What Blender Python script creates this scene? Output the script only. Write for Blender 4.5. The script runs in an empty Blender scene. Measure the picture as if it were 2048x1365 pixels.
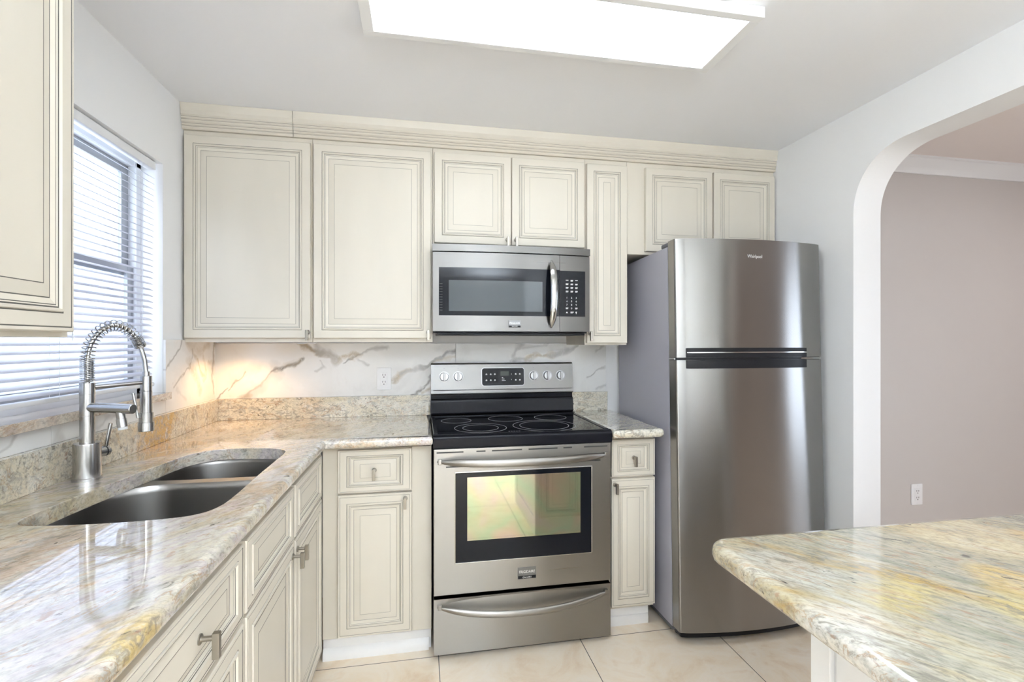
import bpy, bmesh, math, random
import numpy as np
from mathutils import Vector, Matrix
random.seed(7)
PI = math.pi
SC = bpy.context.scene
COL = SC.collection

# ------------------------------------------------------------------ camera
cam_d = bpy.data.cameras.new('camera')
cam = bpy.data.objects.new('camera', cam_d)
COL.objects.link(cam)
cam.location = (0, 0, 1.2963)
cam.rotation_euler = (PI/2, 0, -0.1848)
cam_d.sensor_width = 36.0
cam_d.lens = 36.0*967.8/2048
cam_d.shift_y = 1.5/2048
cam_d.clip_start = 0.02
SC.camera = cam

# ------------------------------------------------------------------ world, lights, exposure
WORLD_STRENGTH = 3.3
PANEL_STRENGTH = 4.7
LIVING_W, DINING_W = 70.0, 3.2
DX = 4.50                                            # far wall of the dining room
YF = -4.6                                            # wall behind the camera
w = bpy.data.worlds.new('daylight'); SC.world = w
w.use_nodes = True
bg = w.node_tree.nodes['Background']
bg.inputs['Color'].default_value = (0.80, 0.88, 1.0, 1)
bg.inputs['Strength'].default_value = WORLD_STRENGTH

def area_light(name, loc, rot, sx, sy, energy=0.0, color=(1, 1, 1), portal=False):
    l = bpy.data.lights.new(name, 'AREA'); l.shape = 'RECTANGLE'
    l.size = sx; l.size_y = sy; l.energy = energy; l.color = color
    if portal: l.cycles.is_portal = True
    o = bpy.data.objects.new(name, l); COL.objects.link(o)
    o.location = loc; o.rotation_euler = rot
    return o
# daylight enters through the openings of the place (portals only guide the sky light)
area_light('window_portal', (-1.16, 1.62, 1.535), (0, -PI/2, 0), 0.95, 1.02, portal=True)
area_light('dining_portal', (DX+0.10, -0.1, 1.25), (0, PI/2, 0), 1.8, 0.95, portal=True)
# added fill lights behind the camera and unseen dining room lights
for x_, y_ in ((0.0, -1.5), (0.6, -2.6)):
    area_light('living_fill', (x_, y_, 1.75), (PI, 0, 0), 0.9, 0.6, LIVING_W, (0.82, 0.92, 1.0))
area_light('dining_unseen_light', (3.4, -2.4, 2.25), (0, 0, 0), 0.4, 0.4, 8.0, (0.98, 0.95, 0.93))  # added to brighten the dining room that the refrigerator mirrors
area_light('dining_unseen_light', (3.4, 1.15, 2.25), (0, 0, 0), 0.4, 0.4, DINING_W, (0.98, 0.93, 0.90))
# warm puck lamp let into the underside of the corner wall cabinet
pk = bpy.data.lights.new('puck_lamp', 'SPOT'); pk.energy = 3.6; pk.color = (1.0, 0.60, 0.25)
pk.spot_size = math.radians(140); pk.spot_blend = 0.7; pk.shadow_soft_size = 0.03
po = bpy.data.objects.new('puck_lamp', pk); COL.objects.link(po); po.location = (-0.84, 2.42, 1.289)

SC.view_settings.view_transform = 'Standard'
SC.view_settings.look = 'None'
SC.view_settings.exposure = 0.98
SC.view_settings.gamma = 1.0
SC.view_settings.use_curve_mapping = False
SC.cycles.use_denoising = True
SC.cycles.max_bounces = 10
SC.cycles.diffuse_bounces = 6
SC.cycles.glossy_bounces = 5
SC.cycles.transparent_max_bounces = 12
SC.cycles.caustics_reflective = False
SC.cycles.caustics_refractive = False
SC.cycles.sample_clamp_indirect = 6.0

# ------------------------------------------------------------------ materials
MATS = {}
def pbr(name, col, rough=0.5, metal=0.0, spec=None, coat=0.0, coat_rough=0.05, emit=None, estr=0.0, aniso=0.0):
    m = bpy.data.materials.new(name); m.use_nodes = True
    b = m.node_tree.nodes['Principled BSDF']
    b.inputs['Base Color'].default_value = (*col, 1)
    b.inputs['Roughness'].default_value = rough
    b.inputs['Metallic'].default_value = metal
    if spec is not None: b.inputs['Specular IOR Level'].default_value = spec
    b.inputs['Coat Weight'].default_value = coat
    b.inputs['Coat Roughness'].default_value = coat_rough
    if emit:
        b.inputs['Emission Color'].default_value = (*emit, 1)
        b.inputs['Emission Strength'].default_value = estr
    b.inputs['Anisotropic'].default_value = aniso
    MATS[name] = m
    return m
class NT:
    """little node-tree builder"""
    def __init__(s, m):
        s.t = m.node_tree; s.b = s.t.nodes['Principled BSDF']
    def n(s, typ, **kw):
        x = s.t.nodes.new(typ)
        for k, v in kw.items():
            if k in x.inputs: x.inputs[k].default_value = v
            else: setattr(x, k, v)
        return x
    def l(s, a, b): s.t.links.new(a, b)
    def obj(s, rot=0.0, scale=(1, 1, 1)):
        tc = s.n('ShaderNodeTexCoord'); mp = s.n('ShaderNodeMapping')
        mp.inputs['Rotation'].default_value = (0, 0, rot); 
        mp2 = s.n('ShaderNodeMapping'); mp2.inputs['Scale'].default_value = scale
        s.l(tc.outputs['Object'], mp.inputs['Vector']); s.l(mp.outputs[0], mp2.inputs['Vector'])
        return mp2.outputs[0]
    def noise(s, vec, scale, detail=4, rough=0.5, dist=0.0):
        x = s.n('ShaderNodeTexNoise'); x.inputs['Scale'].default_value = scale
        x.inputs['Detail'].default_value = detail; x.inputs['Roughness'].default_value = rough
        x.inputs['Distortion'].default_value = dist
        s.l(vec, x.inputs['Vector']); return x.outputs[0]
    def ramp(s, fac, stops, interp='LINEAR'):
        r = s.n('ShaderNodeValToRGB'); r.color_ramp.interpolation = interp
        e = r.color_ramp.elements
        while len(e) < len(stops): e.new(0.5)
        for el, (p, c) in zip(e, stops):
            el.position = p; el.color = (*c, 1) if len(c) == 3 else c
        s.l(fac, r.inputs[0]); return r.outputs[0]
    def val(s, fac, a, b):
        """smooth 0..1 step of fac between a and b (a>b inverts)"""
        x = s.n('ShaderNodeMapRange'); x.interpolation_type = 'SMOOTHSTEP'
        x.inputs['From Min'].default_value = a; x.inputs['From Max'].default_value = b
        s.l(fac, x.inputs['Value']); return x.outputs[0]
    def mix(s, fac, a, b, typ='MIX'):
        x = s.n('ShaderNodeMix'); x.data_type = 'RGBA'; x.blend_type = typ
        if isinstance(fac, float): x.inputs['Factor'].default_value = fac
        else: s.l(fac, x.inputs['Factor'])
        for i, v in ((6, a), (7, b)):
            if isinstance(v, tuple): x.inputs[i].default_value = (*v, 1)
            else: s.l(v, x.inputs[i])
        return x.outputs[2]
    def math(s, op, a, b=None):
        x = s.n('ShaderNodeMath'); x.operation = op
        for i, v in ((0, a), (1, b)):
            if v is None: continue
            if isinstance(v, (int, float)): x.inputs[i].default_value = v
            else: s.l(v, x.inputs[i])
        return x.outputs[0]
    def bump(s, h, strength=0.2, dist=0.002):
        x = s.n('ShaderNodeBump'); x.inputs['Strength'].default_value = strength
        x.inputs['Distance'].default_value = dist
        s.l(h, x.inputs['Height']); s.l(x.outputs[0], s.b.inputs['Normal'])
    def color(s, c): s.l(c, s.b.inputs['Base Color'])

def wall_paint(name, col):
    m = pbr(name, col, 0.55, spec=0.3); t = NT(m)
    v = t.obj()
    t.bump(t.noise(v, 55, 4), 0.06, 0.003)
    return m
M_WALL = wall_paint('white_wall_paint', (0.87, 0.87, 0.875))
M_CEIL = wall_paint('white_ceiling_paint', (0.875, 0.88, 0.905))
M_DINE = wall_paint('taupe_wall_paint', (0.60, 0.56, 0.535))
M_DCEIL = wall_paint('pale_ceiling_paint', (0.84, 0.77, 0.74))
M_TRIM = pbr('white_trim_paint', (0.84, 0.84, 0.84), 0.4)

def paint(name, col, rough=0.38):
    m = pbr(name, col, rough); t = NT(m)
    v = t.obj(scale=(1, 1, 0.25))
    t.color(t.mix(t.val(t.noise(v, 6, 3), 0.35, 0.7), col, tuple(c*0.965 for c in col)))
    return m
M_CREAM = paint('cream_cabinet_paint', (0.665, 0.617, 0.530))
M_GLAZE = pbr('dark_glaze_line', (0.085, 0.08, 0.068), 0.5)
M_GLAZE2 = pbr('soft_glaze_line', (0.27, 0.255, 0.215), 0.5)
M_WHITEP = pbr('white_panel_paint', (0.86, 0.86, 0.86), 0.4)
M_INSIDE = pbr('dark_gap', (0.03, 0.03, 0.03), 0.7)
M_NICKEL = pbr('satin_nickel', (0.34, 0.315, 0.275), 0.34, 1.0)

def steel(name, col, rough, axis='x', aniso=0.6, streak=0.10):
    m = pbr(name, col, rough, 1.0); t = NT(m)
    sc = (2, 2, 260) if axis == 'x' else (260, 260, 2)
    v = t.obj(scale=sc)
    f = t.noise(v, 1.0, 3)
    r = t.n('ShaderNodeMapRange'); r.inputs['To Min'].default_value = rough-streak*0.5; r.inputs['To Max'].default_value = rough+streak*0.5
    t.l(f, r.inputs['Value']); t.l(r.outputs[0], t.b.inputs['Roughness'])
    if aniso:
        tg = t.n('ShaderNodeTangent'); tg.direction_type = 'RADIAL'; tg.axis = 'Z'
        t.l(tg.outputs[0], t.b.inputs['Tangent'])
        t.b.inputs['Anisotropic'].default_value = aniso
        t.b.inputs['Anisotropic Rotation'].default_value = 0.25
    return m
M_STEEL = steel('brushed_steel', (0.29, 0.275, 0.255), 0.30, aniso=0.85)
M_STEELM = steel('brushed_steel_glare_offset', (0.185, 0.180, 0.173), 0.30, aniso=0.85)  # steel darkened in colour to offset the bright room it mirrors
M_STEELF = steel('fridge_steel', (0.30, 0.292, 0.28), 0.26, aniso=0.92, streak=0.0)
M_SINK = steel('sink_steel', (0.30, 0.29, 0.28), 0.30, aniso=0.3)
M_CHROME = pbr('polished_chrome', (0.50, 0.50, 0.49), 0.12, 1.0)
M_FAUCET = steel('brushed_nickel_faucet', (0.47, 0.465, 0.455), 0.22, aniso=0.4)
M_BLACK = pbr('black_enamel', (0.010, 0.010, 0.013), 0.18, spec=0.10)
M_BGLASS = pbr('black_glass', (0.006, 0.007, 0.010), 0.03, spec=0.22)
M_BPLAST = pbr('black_plastic', (0.014, 0.014, 0.016), 0.28, spec=0.15)
M_RING = pbr('grey_print', (0.45, 0.45, 0.45), 0.4)
M_WPRINT = pbr('white_print', (0.8, 0.8, 0.8), 0.4)
M_DPRINT = pbr('dark_print', (0.10, 0.10, 0.11), 0.4)
M_LCD = pbr('unlit_display', (0.035, 0.045, 0.035), 0.1)
M_MWGLASS = pbr('microwave_window_screen', (0.060, 0.072, 0.078), 0.06, spec=0.45)
M_FRSIDE = pbr('grey_enamel_daylight_tint', (0.37, 0.365, 0.42), 0.33)  # lavender tint of reflected daylight is put into the grey
M_GASKET = pbr('dark_grey_gasket', (0.10, 0.10, 0.11), 0.5)
M_PLASTW = pbr('white_plastic', (0.86, 0.86, 0.87), 0.3)
M_SLOT = pbr('outlet_slot', (0.02, 0.02, 0.02), 0.6)
M_ALU = pbr('grey_aluminium', (0.42, 0.43, 0.45), 0.4, 0.6)
M_VINYL = pbr('white_vinyl', (0.83, 0.84, 0.86), 0.35)
M_LAMPW = pbr('white_lamp_frame', (0.85, 0.85, 0.85), 0.4)
M_PANEL = pbr('lit_diffuser', (0.9, 0.9, 0.9), 0.4, emit=(0.82, 0.92, 1.0), estr=PANEL_STRENGTH)
M_KNOB = pbr('satin_knob_metal', (0.30, 0.30, 0.30), 0.28, 1.0)
M_BADGE = pbr('grey_badge_metal', (0.20, 0.20, 0.20), 0.35, 1.0)
M_FROST = pbr('frosted_aerator', (0.75, 0.76, 0.77), 0.25)

# oven inner pane: strong, slightly iridescent mirror coating
M_OVENG = pbr('coated_oven_glass', (0.36, 0.34, 0.25), 0.04, 0.85)
try:
    M_OVENG.node_tree.nodes['Principled BSDF'].inputs['Thin Film Thickness'].default_value = 520.0
    M_OVENG.node_tree.nodes['Principled BSDF'].inputs['Thin Film IOR'].default_value = 1.6
except KeyError:
    pass

t = NT(M_OVENG); v = t.obj()
t.color(t.ramp(t.noise(v, 4.5, 2, 0.5, 0.4), [(0.30, (0.46, 0.36, 0.34)), (0.42, (0.42, 0.42, 0.28)), (0.52, (0.36, 0.43, 0.28)), (0.62, (0.47, 0.38, 0.28)), (0.72, (0.46, 0.36, 0.36))]))
# window pane: thin clear glass
def thin_glass():
    m = bpy.data.materials.new('clear_window_glass'); m.use_nodes = True
    nt = m.node_tree; nt.nodes.clear()
    o = nt.nodes.new('ShaderNodeOutputMaterial'); mx = nt.nodes.new('ShaderNodeMixShader')
    tr = nt.nodes.new('ShaderNodeBsdfTransparent'); gl = nt.nodes.new('ShaderNodeBsdfGlossy')
    tr.inputs[0].default_value = (0.96, 0.98, 1, 1); gl.inputs['Roughness'].default_value = 0.0
    mx.inputs[0].default_value = 0.05
    nt.links.new(tr.outputs[0], mx.inputs[1])
    nt.links.new(gl.outputs[0], mx.inputs[2]); nt.links.new(mx.outputs[0], o.inputs[0])
    return m
M_GLASS = thin_glass()
# blind slat: white vinyl that lets some daylight through
def slat_mat():
    m = bpy.data.materials.new('white_blind_vinyl'); m.use_nodes = True
    nt = m.node_tree; b = nt.nodes['Principled BSDF']
    b.inputs['Base Color'].default_value = (0.70, 0.70, 0.76, 1); b.inputs['Roughness'].default_value = 0.4
    tl = nt.nodes.new('ShaderNodeBsdfTranslucent'); tl.inputs[0].default_value = (0.70, 0.70, 0.77, 1)
    mx = nt.nodes.new('ShaderNodeMixShader'); mx.inputs[0].default_value = 0.16
    nt.links.new(b.outputs[0], mx.inputs[1]); nt.links.new(tl.outputs[0], mx.inputs[2])
    nt.links.new(mx.outputs[0], nt.nodes['Material Output'].inputs[0])
    return m
M_SLAT = slat_mat()

def granite(name, ang, macro, patches=(), streak=1.0, speck=1.0, stretch=0.45, blot=24, fine=1.0, quartz=0.65, qcol=(0.72, 0.69, 0.62)):
    """ang: direction of the grain; macro: colour stops; patches: (x,y,z,radius,colour,amount) colour patches in object space"""
    m = pbr(name, (0.7, 0.7, 0.6), 0.04, spec=0.5, coat=0.8, coat_rough=0.008); t = NT(m)
    v = t.obj(-ang)
    vs = t.obj(-ang, (stretch, 1.0, 1.0))
    vf = t.obj(-ang, (min(1.0, stretch*1.5), 1.0, 1.0))
    c = t.ramp(t.noise(vs, 5.0, 6, 0.62, 1.2), macro)
    tc = t.n('ShaderNodeTexCoord')
    nw = t.noise(vs, 7, 5, 0.65, 0.6)
    for (x, y, z, r, pc, amt) in patches:
        d = t.n('ShaderNodeVectorMath'); d.operation = 'DISTANCE'
        t.l(tc.outputs['Object'], d.inputs[0]); d.inputs[1].default_value = (x, y, z)
        dd = t.math('ADD', d.outputs['Value'], t.math('MULTIPLY', t.math('SUBTRACT', nw, 0.5), r*3.0))
        f = t.math('MULTIPLY', t.val(dd, r*1.15, r*0.35), amt)
        c = t.mix(f, c, pc)
    # coarse crystals: pale quartz and grey feldspar
    nq = t.noise(vf, 26, 5, 0.65, 0.5)
    c = t.mix(t.math('MULTIPLY', t.val(nq, 0.53, 0.64), quartz), c, qcol)
    ng = t.noise(vs, blot, 7, 0.70, 1.2)
    c = t.mix(t.math('MULTIPLY', t.val(ng, 0.50, 0.36), 0.75*streak), c, (0.34, 0.325, 0.285))
    # fine grain over everything
    nfg = t.noise(vf, 150, 3, 0.7)
    c = t.mix(float(fine), c, t.ramp(nfg, [(0.30, (0.62, 0.61, 0.58)), (0.52, (0.98, 0.97, 0.95)), (0.70, (1.08, 1.06, 1.03))]), 'MULTIPLY')
    # thin grey-brown streaks
    n2 = t.noise(vs, 58, 6, 0.70, 1.0)
    nz = t.noise(vs, 6, 3, 0.5, 0.5)
    f = t.math('MULTIPLY', t.val(n2, 0.49, 0.37), t.val(nz, 0.30, 0.52))
    c = t.mix(t.math('MULTIPLY', f, 0.85*streak*fine), c, (0.20, 0.18, 0.15))
    # rusty veins
    nv = t.noise(vs, 6.5, 7, 0.62, 1.5)
    f = t.math('MULTIPLY', t.val(t.math('ABSOLUTE', t.math('SUBTRACT', nv, 0.5)), 0.014, 0.0), t.val(nq, 0.36, 0.56))
    c = t.mix(t.math('MULTIPLY', f, 0.65), c, (0.36, 0.22, 0.11))
    # dark crystals and rusty flecks
    nf = t.noise(vf, 80, 4, 0.62, 0.5)
    nm = t.noise(v, 9, 3, 0.55, 0.5)
    f = t.math('MULTIPLY', t.val(nf, 0.38, 0.32), t.val(nm, 0.40, 0.60))
    c = t.mix(t.math('MULTIPLY', f, 0.95*speck), c, (0.05, 0.042, 0.038))
    nr = t.noise(vf, 48, 4, 0.62, 0.5)
    c = t.mix(t.math('MULTIPLY', t.val(nr, 0.62, 0.70), 0.65), c, (0.34, 0.20, 0.13))
    t.color(c)
    return m
CRM, WHT, GRY, GRN, OCH = (0.66, 0.60, 0.47), (0.70, 0.68, 0.61), (0.53, 0.52, 0.49), (0.54, 0.53, 0.44), (0.62, 0.42, 0.17)
LIL, PCH = (0.60, 0.56, 0.57), (0.66, 0.47, 0.32)

# ------------------------------------------------------------------ mesh helpers
class MB:
    def __init__(s): s.bm = bmesh.new(); s.keep_sharp = []
    def _tag(s, faces, mi):
        for f in faces: f.material_index = mi
    def box(s, x0, x1, y0, y1, z0, z1, bev=0.0, mi=0, seg=2):
        bm = s.bm
        v = [bm.verts.new(p) for p in ((x0,y0,z0),(x1,y0,z0),(x1,y1,z0),(x0,y1,z0),(x0,y0,z1),(x1,y0,z1),(x1,y1,z1),(x0,y1,z1))]
        fs = [bm.faces.new([v[i] for i in q]) for q in ((3,2,1,0),(4,5,6,7),(0,1,5,4),(1,2,6,5),(2,3,7,6),(3,0,4,7))]
        s._tag(fs, mi)
        if bev > 0:
            es = list({e for f in fs for e in f.edges})
            r = bmesh.ops.bevel(bm, geom=es, offset=min(bev, 0.49*min(abs(x1-x0), abs(y1-y0), abs(z1-z0))), segments=seg, profile=0.5, affect='EDGES')
            s._tag(r['faces'], mi)
        return s
    def loft(s, rings, mi=0, closed=True, caps=(True, True)):
        """rings: list of equal-length point lists"""
        bm = s.bm
        R = [[bm.verts.new(p) for p in ring] for ring in rings]
        n = len(R[0])
        for a, b in zip(R, R[1:]):
            for i in range(n if closed else n-1):
                j = (i+1) % n
                f = bm.faces.new((a[i], a[j], b[j], b[i])); f.material_index = mi
        if closed and caps[0] and n > 2: f = bm.faces.new(R[0][::-1]); f.material_index = mi
        if closed and caps[1] and n > 2: f = bm.faces.new(R[-1]); f.material_index = mi
        return R
    def tube(s, path, r, mi=0, n=12, caps=True):
        """r: radius or list of radii"""
        P = [Vector(p) for p in path]
        rr = r if isinstance(r, (list, tuple)) else [r]*len(P)
        t0 = (P[1]-P[0]).normalized()
        up = Vector((0, 0, 1)) if abs(t0.z) < 0.9 else Vector((0, 1, 0))
        u = t0.cross(up).normalized()
        rings = []
        for i, p in enumerate(P):
            t = (P[min(i+1, len(P)-1)]-P[max(i-1, 0)]).normalized()
            u = (u - t*u.dot(t)).normalized(); v = t.cross(u)
            rings.append([p+(u*math.cos(a)+v*math.sin(a))*rr[i] for a in (2*PI*k/n for k in range(n))])
        s.loft(rings, mi, True, (caps, caps)); return s
    def cyl(s, p, q, r, mi=0, n=24, r2=None, bev=0.0):
        p = Vector(p); q = Vector(q); r2 = r if r2 is None else r2
        if bev:
            d = (q-p).normalized()
            return s.tube([p, p+d*bev, q-d*bev, q], [r-bev, r, r2, r2-bev], mi, n)
        return s.tube([p, q], [r, r2], mi, n)
    def prism(s, pts, lo, hi, axis='z', mi=0, bev=0.0):
        """polygon pts (a,b) extruded lo..hi along axis: z:(x,y)  y:(x,z)  x:(y,z)"""
        def mp(a, b, c):
            return (a, b, c) if axis == 'z' else ((a, c, b) if axis == 'y' else (c, a, b))
        R = s.loft([[mp(a, b, lo) for a, b in pts], [mp(a, b, hi) for a, b in pts]], mi)
        if bev:
            es = [e for e in s.bm.edges if e.verts[0] in R[0]+R[1] and e.verts[1] in R[0]+R[1] and ((e.verts[0] in R[0]) == (e.verts[1] in R[0]))]
            r = bmesh.ops.bevel(s.bm, geom=es, offset=bev, segments=2, profile=0.5, affect='EDGES'); s._tag(r['faces'], mi)
        return s
    def flat(s, pts, mi=0):
        f = s.bm.faces.new([s.bm.verts.new(p) for p in pts]); f.material_index = mi; return s
    def ring(s, c, r0, r1, z0, z1, mi=0, n=64):
        """flat washer in the xy plane"""
        x, y = c
        cs = [(math.cos(2*PI*k/n), math.sin(2*PI*k/n)) for k in range(n)]
        rr = [[(x+a*r, y+b*r, z) for a, b in cs] for r, z in ((r0, z0), (r0, z1), (r1, z1), (r1, z0))]
        s.loft(rr, mi, True, (False, False)); return s
    def add(s, verts, faces, mi=0):
        v = [s.bm.verts.new(p) for p in verts]
        for q in faces:
            try: f = s.bm.faces.new([v[i] for i in q]); f.material_index = mi
            except ValueError: pass
        return s

def rpoly(pts, seg=6):
    """polygon with rounded corners; pts (x,y,r)"""
    out = []; n = len(pts)
    for i, (x, y, r) in enumerate(pts):
        p = Vector((x, y)); a = Vector(pts[i-1][:2]); b = Vector(pts[(i+1) % n][:2])
        if r <= 0: out.append((x, y)); continue
        u = (a-p).normalized(); v = (b-p).normalized()
        ang = u.angle(v); d = r/math.tan(ang/2)
        c = p+(u+v).normalized()*(r/math.sin(ang/2))
        s0 = p+u*d-c; s1 = p+v*d-c
        a0 = math.atan2(s0.y, s0.x); da = (math.atan2(s1.y, s1.x)-a0+PI) % (2*PI)-PI
        for k in range(seg+1):
            t = a0+da*k/seg; out.append((c.x+r*math.cos(t), c.y+r*math.sin(t)))
    return out
def rrect(a0, a1, b0, b1, r, seg=5):
    return rpoly([(a0, b0, r), (a1, b0, r), (a1, b1, r), (a0, b1, r)], seg)
def inset(poly, d):
    """mitred inset of a CCW polygon (negative d grows it)"""
    n = len(poly); out = []
    for i in range(n):
        p = Vector(poly[i]); a = Vector(poly[i-1]); b = Vector(poly[(i+1) % n])
        e0 = (p-a).normalized(); e1 = (b-p).normalized()
        n0 = Vector((-e0.y, e0.x)); n1 = Vector((-e1.y, e1.x))
        m = n0+n1
        k = max(0.25, m.dot(n0))
        out.append(tuple(p+m*(d/k)))
    return out
def spline(pts, per=6, closed=True):
    n = len(pts); out = []
    for i in range(n if closed else n-1):
        p0, p1, p2, p3 = (Vector(pts[(i+k-1) % n]) if closed else Vector(pts[min(max(i+k-1, 0), n-1)]) for k in range(4))
        for j in range(per):
            t = j/per
            out.append(tuple(0.5*((2*p1)+(p2-p0)*t+(2*p0-5*p1+4*p2-p3)*t*t+(3*p1-p0-3*p2+p3)*t**3)))
    if not closed: out.append(tuple(pts[-1]))
    return out

def finish(mb, angle=32):
    bm = mb.bm
    bmesh.ops.recalc_face_normals(bm, faces=bm.faces)
    lim = math.radians(angle)
    for e in bm.edges:
        if len(e.link_faces) == 2:
            e.smooth = e.calc_face_angle(0) < lim
        else: e.smooth = False
    for e in mb.keep_sharp:
        if e.is_valid: e.smooth = False
    for f in bm.faces: f.smooth = True
def root_of(o):
    while o.parent: o = o.parent
    return o
def mesh_obj(name, mb, mats, parent=None, local=False, angle=32):
    """link ONE mesh object; vertices are given in world space unless local"""
    finish(mb, angle)
    me = bpy.data.meshes.new(name)
    if parent is not None and not local:
        L = root_of(parent).location
        bmesh.ops.translate(mb.bm, verts=mb.bm.verts, vec=-Vector(L))
    mb.bm.to_mesh(me); mb.bm.free()
    for m in (mats if isinstance(mats, (list, tuple)) else [mats]): me.materials.append(m)
    o = bpy.data.objects.new(name, me); COL.objects.link(o)
    wn = o.modifiers.new('weighted_normal', 'WEIGHTED_NORMAL'); wn.keep_sharp = True; wn.weight = 80
    if parent is not None: o.parent = parent
    return o
def thing(name, label, cat, loc=(0, 0, 0), group=None):
    o = bpy.data.objects.new(name, None); COL.objects.link(o); o.location = loc
    o.empty_display_size = 0.05
    o['label'] = label; o['category'] = cat
    if group: o['group'] = group
    return o
def tag(o, label, cat, group=None):
    o['label'] = label; o['category'] = cat
    if group: o['group'] = group
    return o
def structure(name, mb, mats, parent=None):
    o = mesh_obj(name, mb, mats, parent)
    if parent is None: o['kind'] = 'structure'
    return o
def text_geo(body, size):
    """outline of lettering as flat faces: verts (x,y), faces"""
    cu = bpy.data.curves.new('lettering', 'FONT'); cu.body = body; cu.size = size
    cu.align_x = 'CENTER'; cu.align_y = 'CENTER'; cu.resolution_u = 3
    o = bpy.data.objects.new('lettering', cu); COL.objects.link(o)
    dg = bpy.context.evaluated_depsgraph_get()
    me = bpy.data.meshes.new_from_object(o.evaluated_get(dg))
    vs = [tuple(v.co[:2]) for v in me.vertices]; fs = [tuple(p.vertices) for p in me.polygons]
    bpy.data.objects.remove(o); bpy.data.curves.remove(cu); bpy.data.meshes.remove(me)
    return vs, fs
def letters(mb, body, size, cx, cz, y, mi=0, width=None):
    """lettering on a wall facing -Y"""
    vs, fs = text_geo(body, size)
    k = 1.0
    if width:
        xs = [v[0] for v in vs]; k = width/(max(xs)-min(xs))
    mb.add([(cx+a*k, y, cz+b) for a, b in vs], fs, mi); return mb

# ------------------------------------------------------------------ setting: room shell
XW, YW, XR, ZC = -0.995, 2.585, 1.842, 2.300       # left wall, back wall, right wall, ceiling
# floor: cream marble tiles 61 cm, dark thin joints
m = pbr('cream_marble_floor_tile', (0.7, 0.6, 0.5), 0.16, spec=0.5); t = NT(m)
v = t.obj()
n1 = t.noise(v, 3.2, 7, 0.62, 1.6); n2 = t.noise(v, 9, 6, 0.6, 2.0)
c = t.ramp(n1, [(0.30, (0.76, 0.59, 0.42)), (0.45, (0.84, 0.71, 0.55)), (0.58, (0.87, 0.765, 0.63)), (0.72, (0.79, 0.63, 0.46))])
c = t.mix(t.math('MULTIPLY', t.val(t.math('ABSOLUTE', t.math('SUBTRACT', n2, 0.5)), 0.018, 0.0), 0.35), c, (0.84, 0.77, 0.68))
sx = t.n('ShaderNodeSeparateXYZ'); t.l(v, sx.inputs[0])
lines = []
for out, off in ((sx.outputs[0], 0.069), (sx.outputs[1], 2.015)):
    fr = t.math('FRACT', t.math('ADD', t.math('DIVIDE', t.math('SUBTRACT', out, off), 0.61), 100.5))
    lines.append(t.val(t.math('ABSOLUTE', t.math('SUBTRACT', fr, 0.5)), 0.0034, 0.0020))
g = t.math('MAXIMUM', lines[0], lines[1])
t.color(t.mix(g, c, (0.13, 0.115, 0.10)))
M_FLOOR = m
structure('floor', MB().box(-1.12, 4.62, YF-0.12, 2.72, -0.1, 0.0), M_FLOOR)
structure('ceiling', MB().box(-1.12, XR+0.14, YF-0.12, 2.72, ZC, ZC+0.1), M_CEIL)
structure('wall_back', MB().box(-1.115, XR+0.14, YW, YW+0.12, 0, ZC), M_WALL)
# left wall with its window opening
WY0, WY1, WZ0, WZ1 = 1.125, 2.112, 1.085, 1.992
mb = MB()
mb.box(XW-0.12, XW, YF, WY0, 0, ZC); mb.box(XW-0.12, XW, WY1, YW, 0, ZC)
mb.box(XW-0.12, XW, WY0, WY1, 0, WZ0); mb.box(XW-0.12, XW, WY0, WY1, WZ1, ZC)
structure('wall_left', mb, M_WALL)
# right wall with the arched passage: cross-section in (y,z) as columns under / over the opening
AY0, AY1, AZ = 0.55, 1.792, 2.095
def arch_top(y):
    r, h = 0.235, 0.25
    d = min(y-AY0, AY1-y)
    if d >= r: return AZ
    k = (r-d)/r
    return AZ-h*(1-(1-k**2.15)**(1/2.15)) if k < 1 else AZ-h
mb = MB()
ys = sorted({AY0+ (AY1-AY0)*i/90 for i in range(91)} | {AY1-0.235*(1-math.cos(PI/2*i/24)) for i in range(25)} | {AY0+0.235*(1-math.cos(PI/2*i/24)) for i in range(25)})
lowpts = [(y, arch_top(y)) for y in ys]
outline = [(YF, 0), (AY0, 0)] + lowpts + [(AY1, 0), (YW, 0), (YW, ZC), (YF, ZC)]
# build from quads so the caps triangulate cleanly
XR2 = XR+0.14
V = {}
def rv(x, y, z):
    k = (x, round(y, 5), round(z, 5))
    if k not in V: V[k] = mb.bm.verts.new((x, y, z))
    return V[k]
for x in (XR, XR2):
    for (a, b, z0, z1) in ((YF, AY0, 0, ZC), (AY1, YW, 0, ZC)):
        mb.bm.faces.new([rv(x, a, z0), rv(x, b, z0), rv(x, b, z1), rv(x, a, z1)])
    for (ya, za), (yb, zb) in zip(lowpts, lowpts[1:]):
        mb.bm.faces.new([rv(x, ya, za), rv(x, yb, zb), rv(x, yb, ZC), rv(x, ya, ZC)])
for (ya, za), (yb, zb) in zip([(AY0, 0)]+lowpts, lowpts+[(AY1, 0)]):
    mb.bm.faces.new([rv(XR, ya, za), rv(XR, yb, zb), rv(XR2, yb, zb), rv(XR2, ya, za)])
structure('wall_right', mb, M_WALL)
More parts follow.
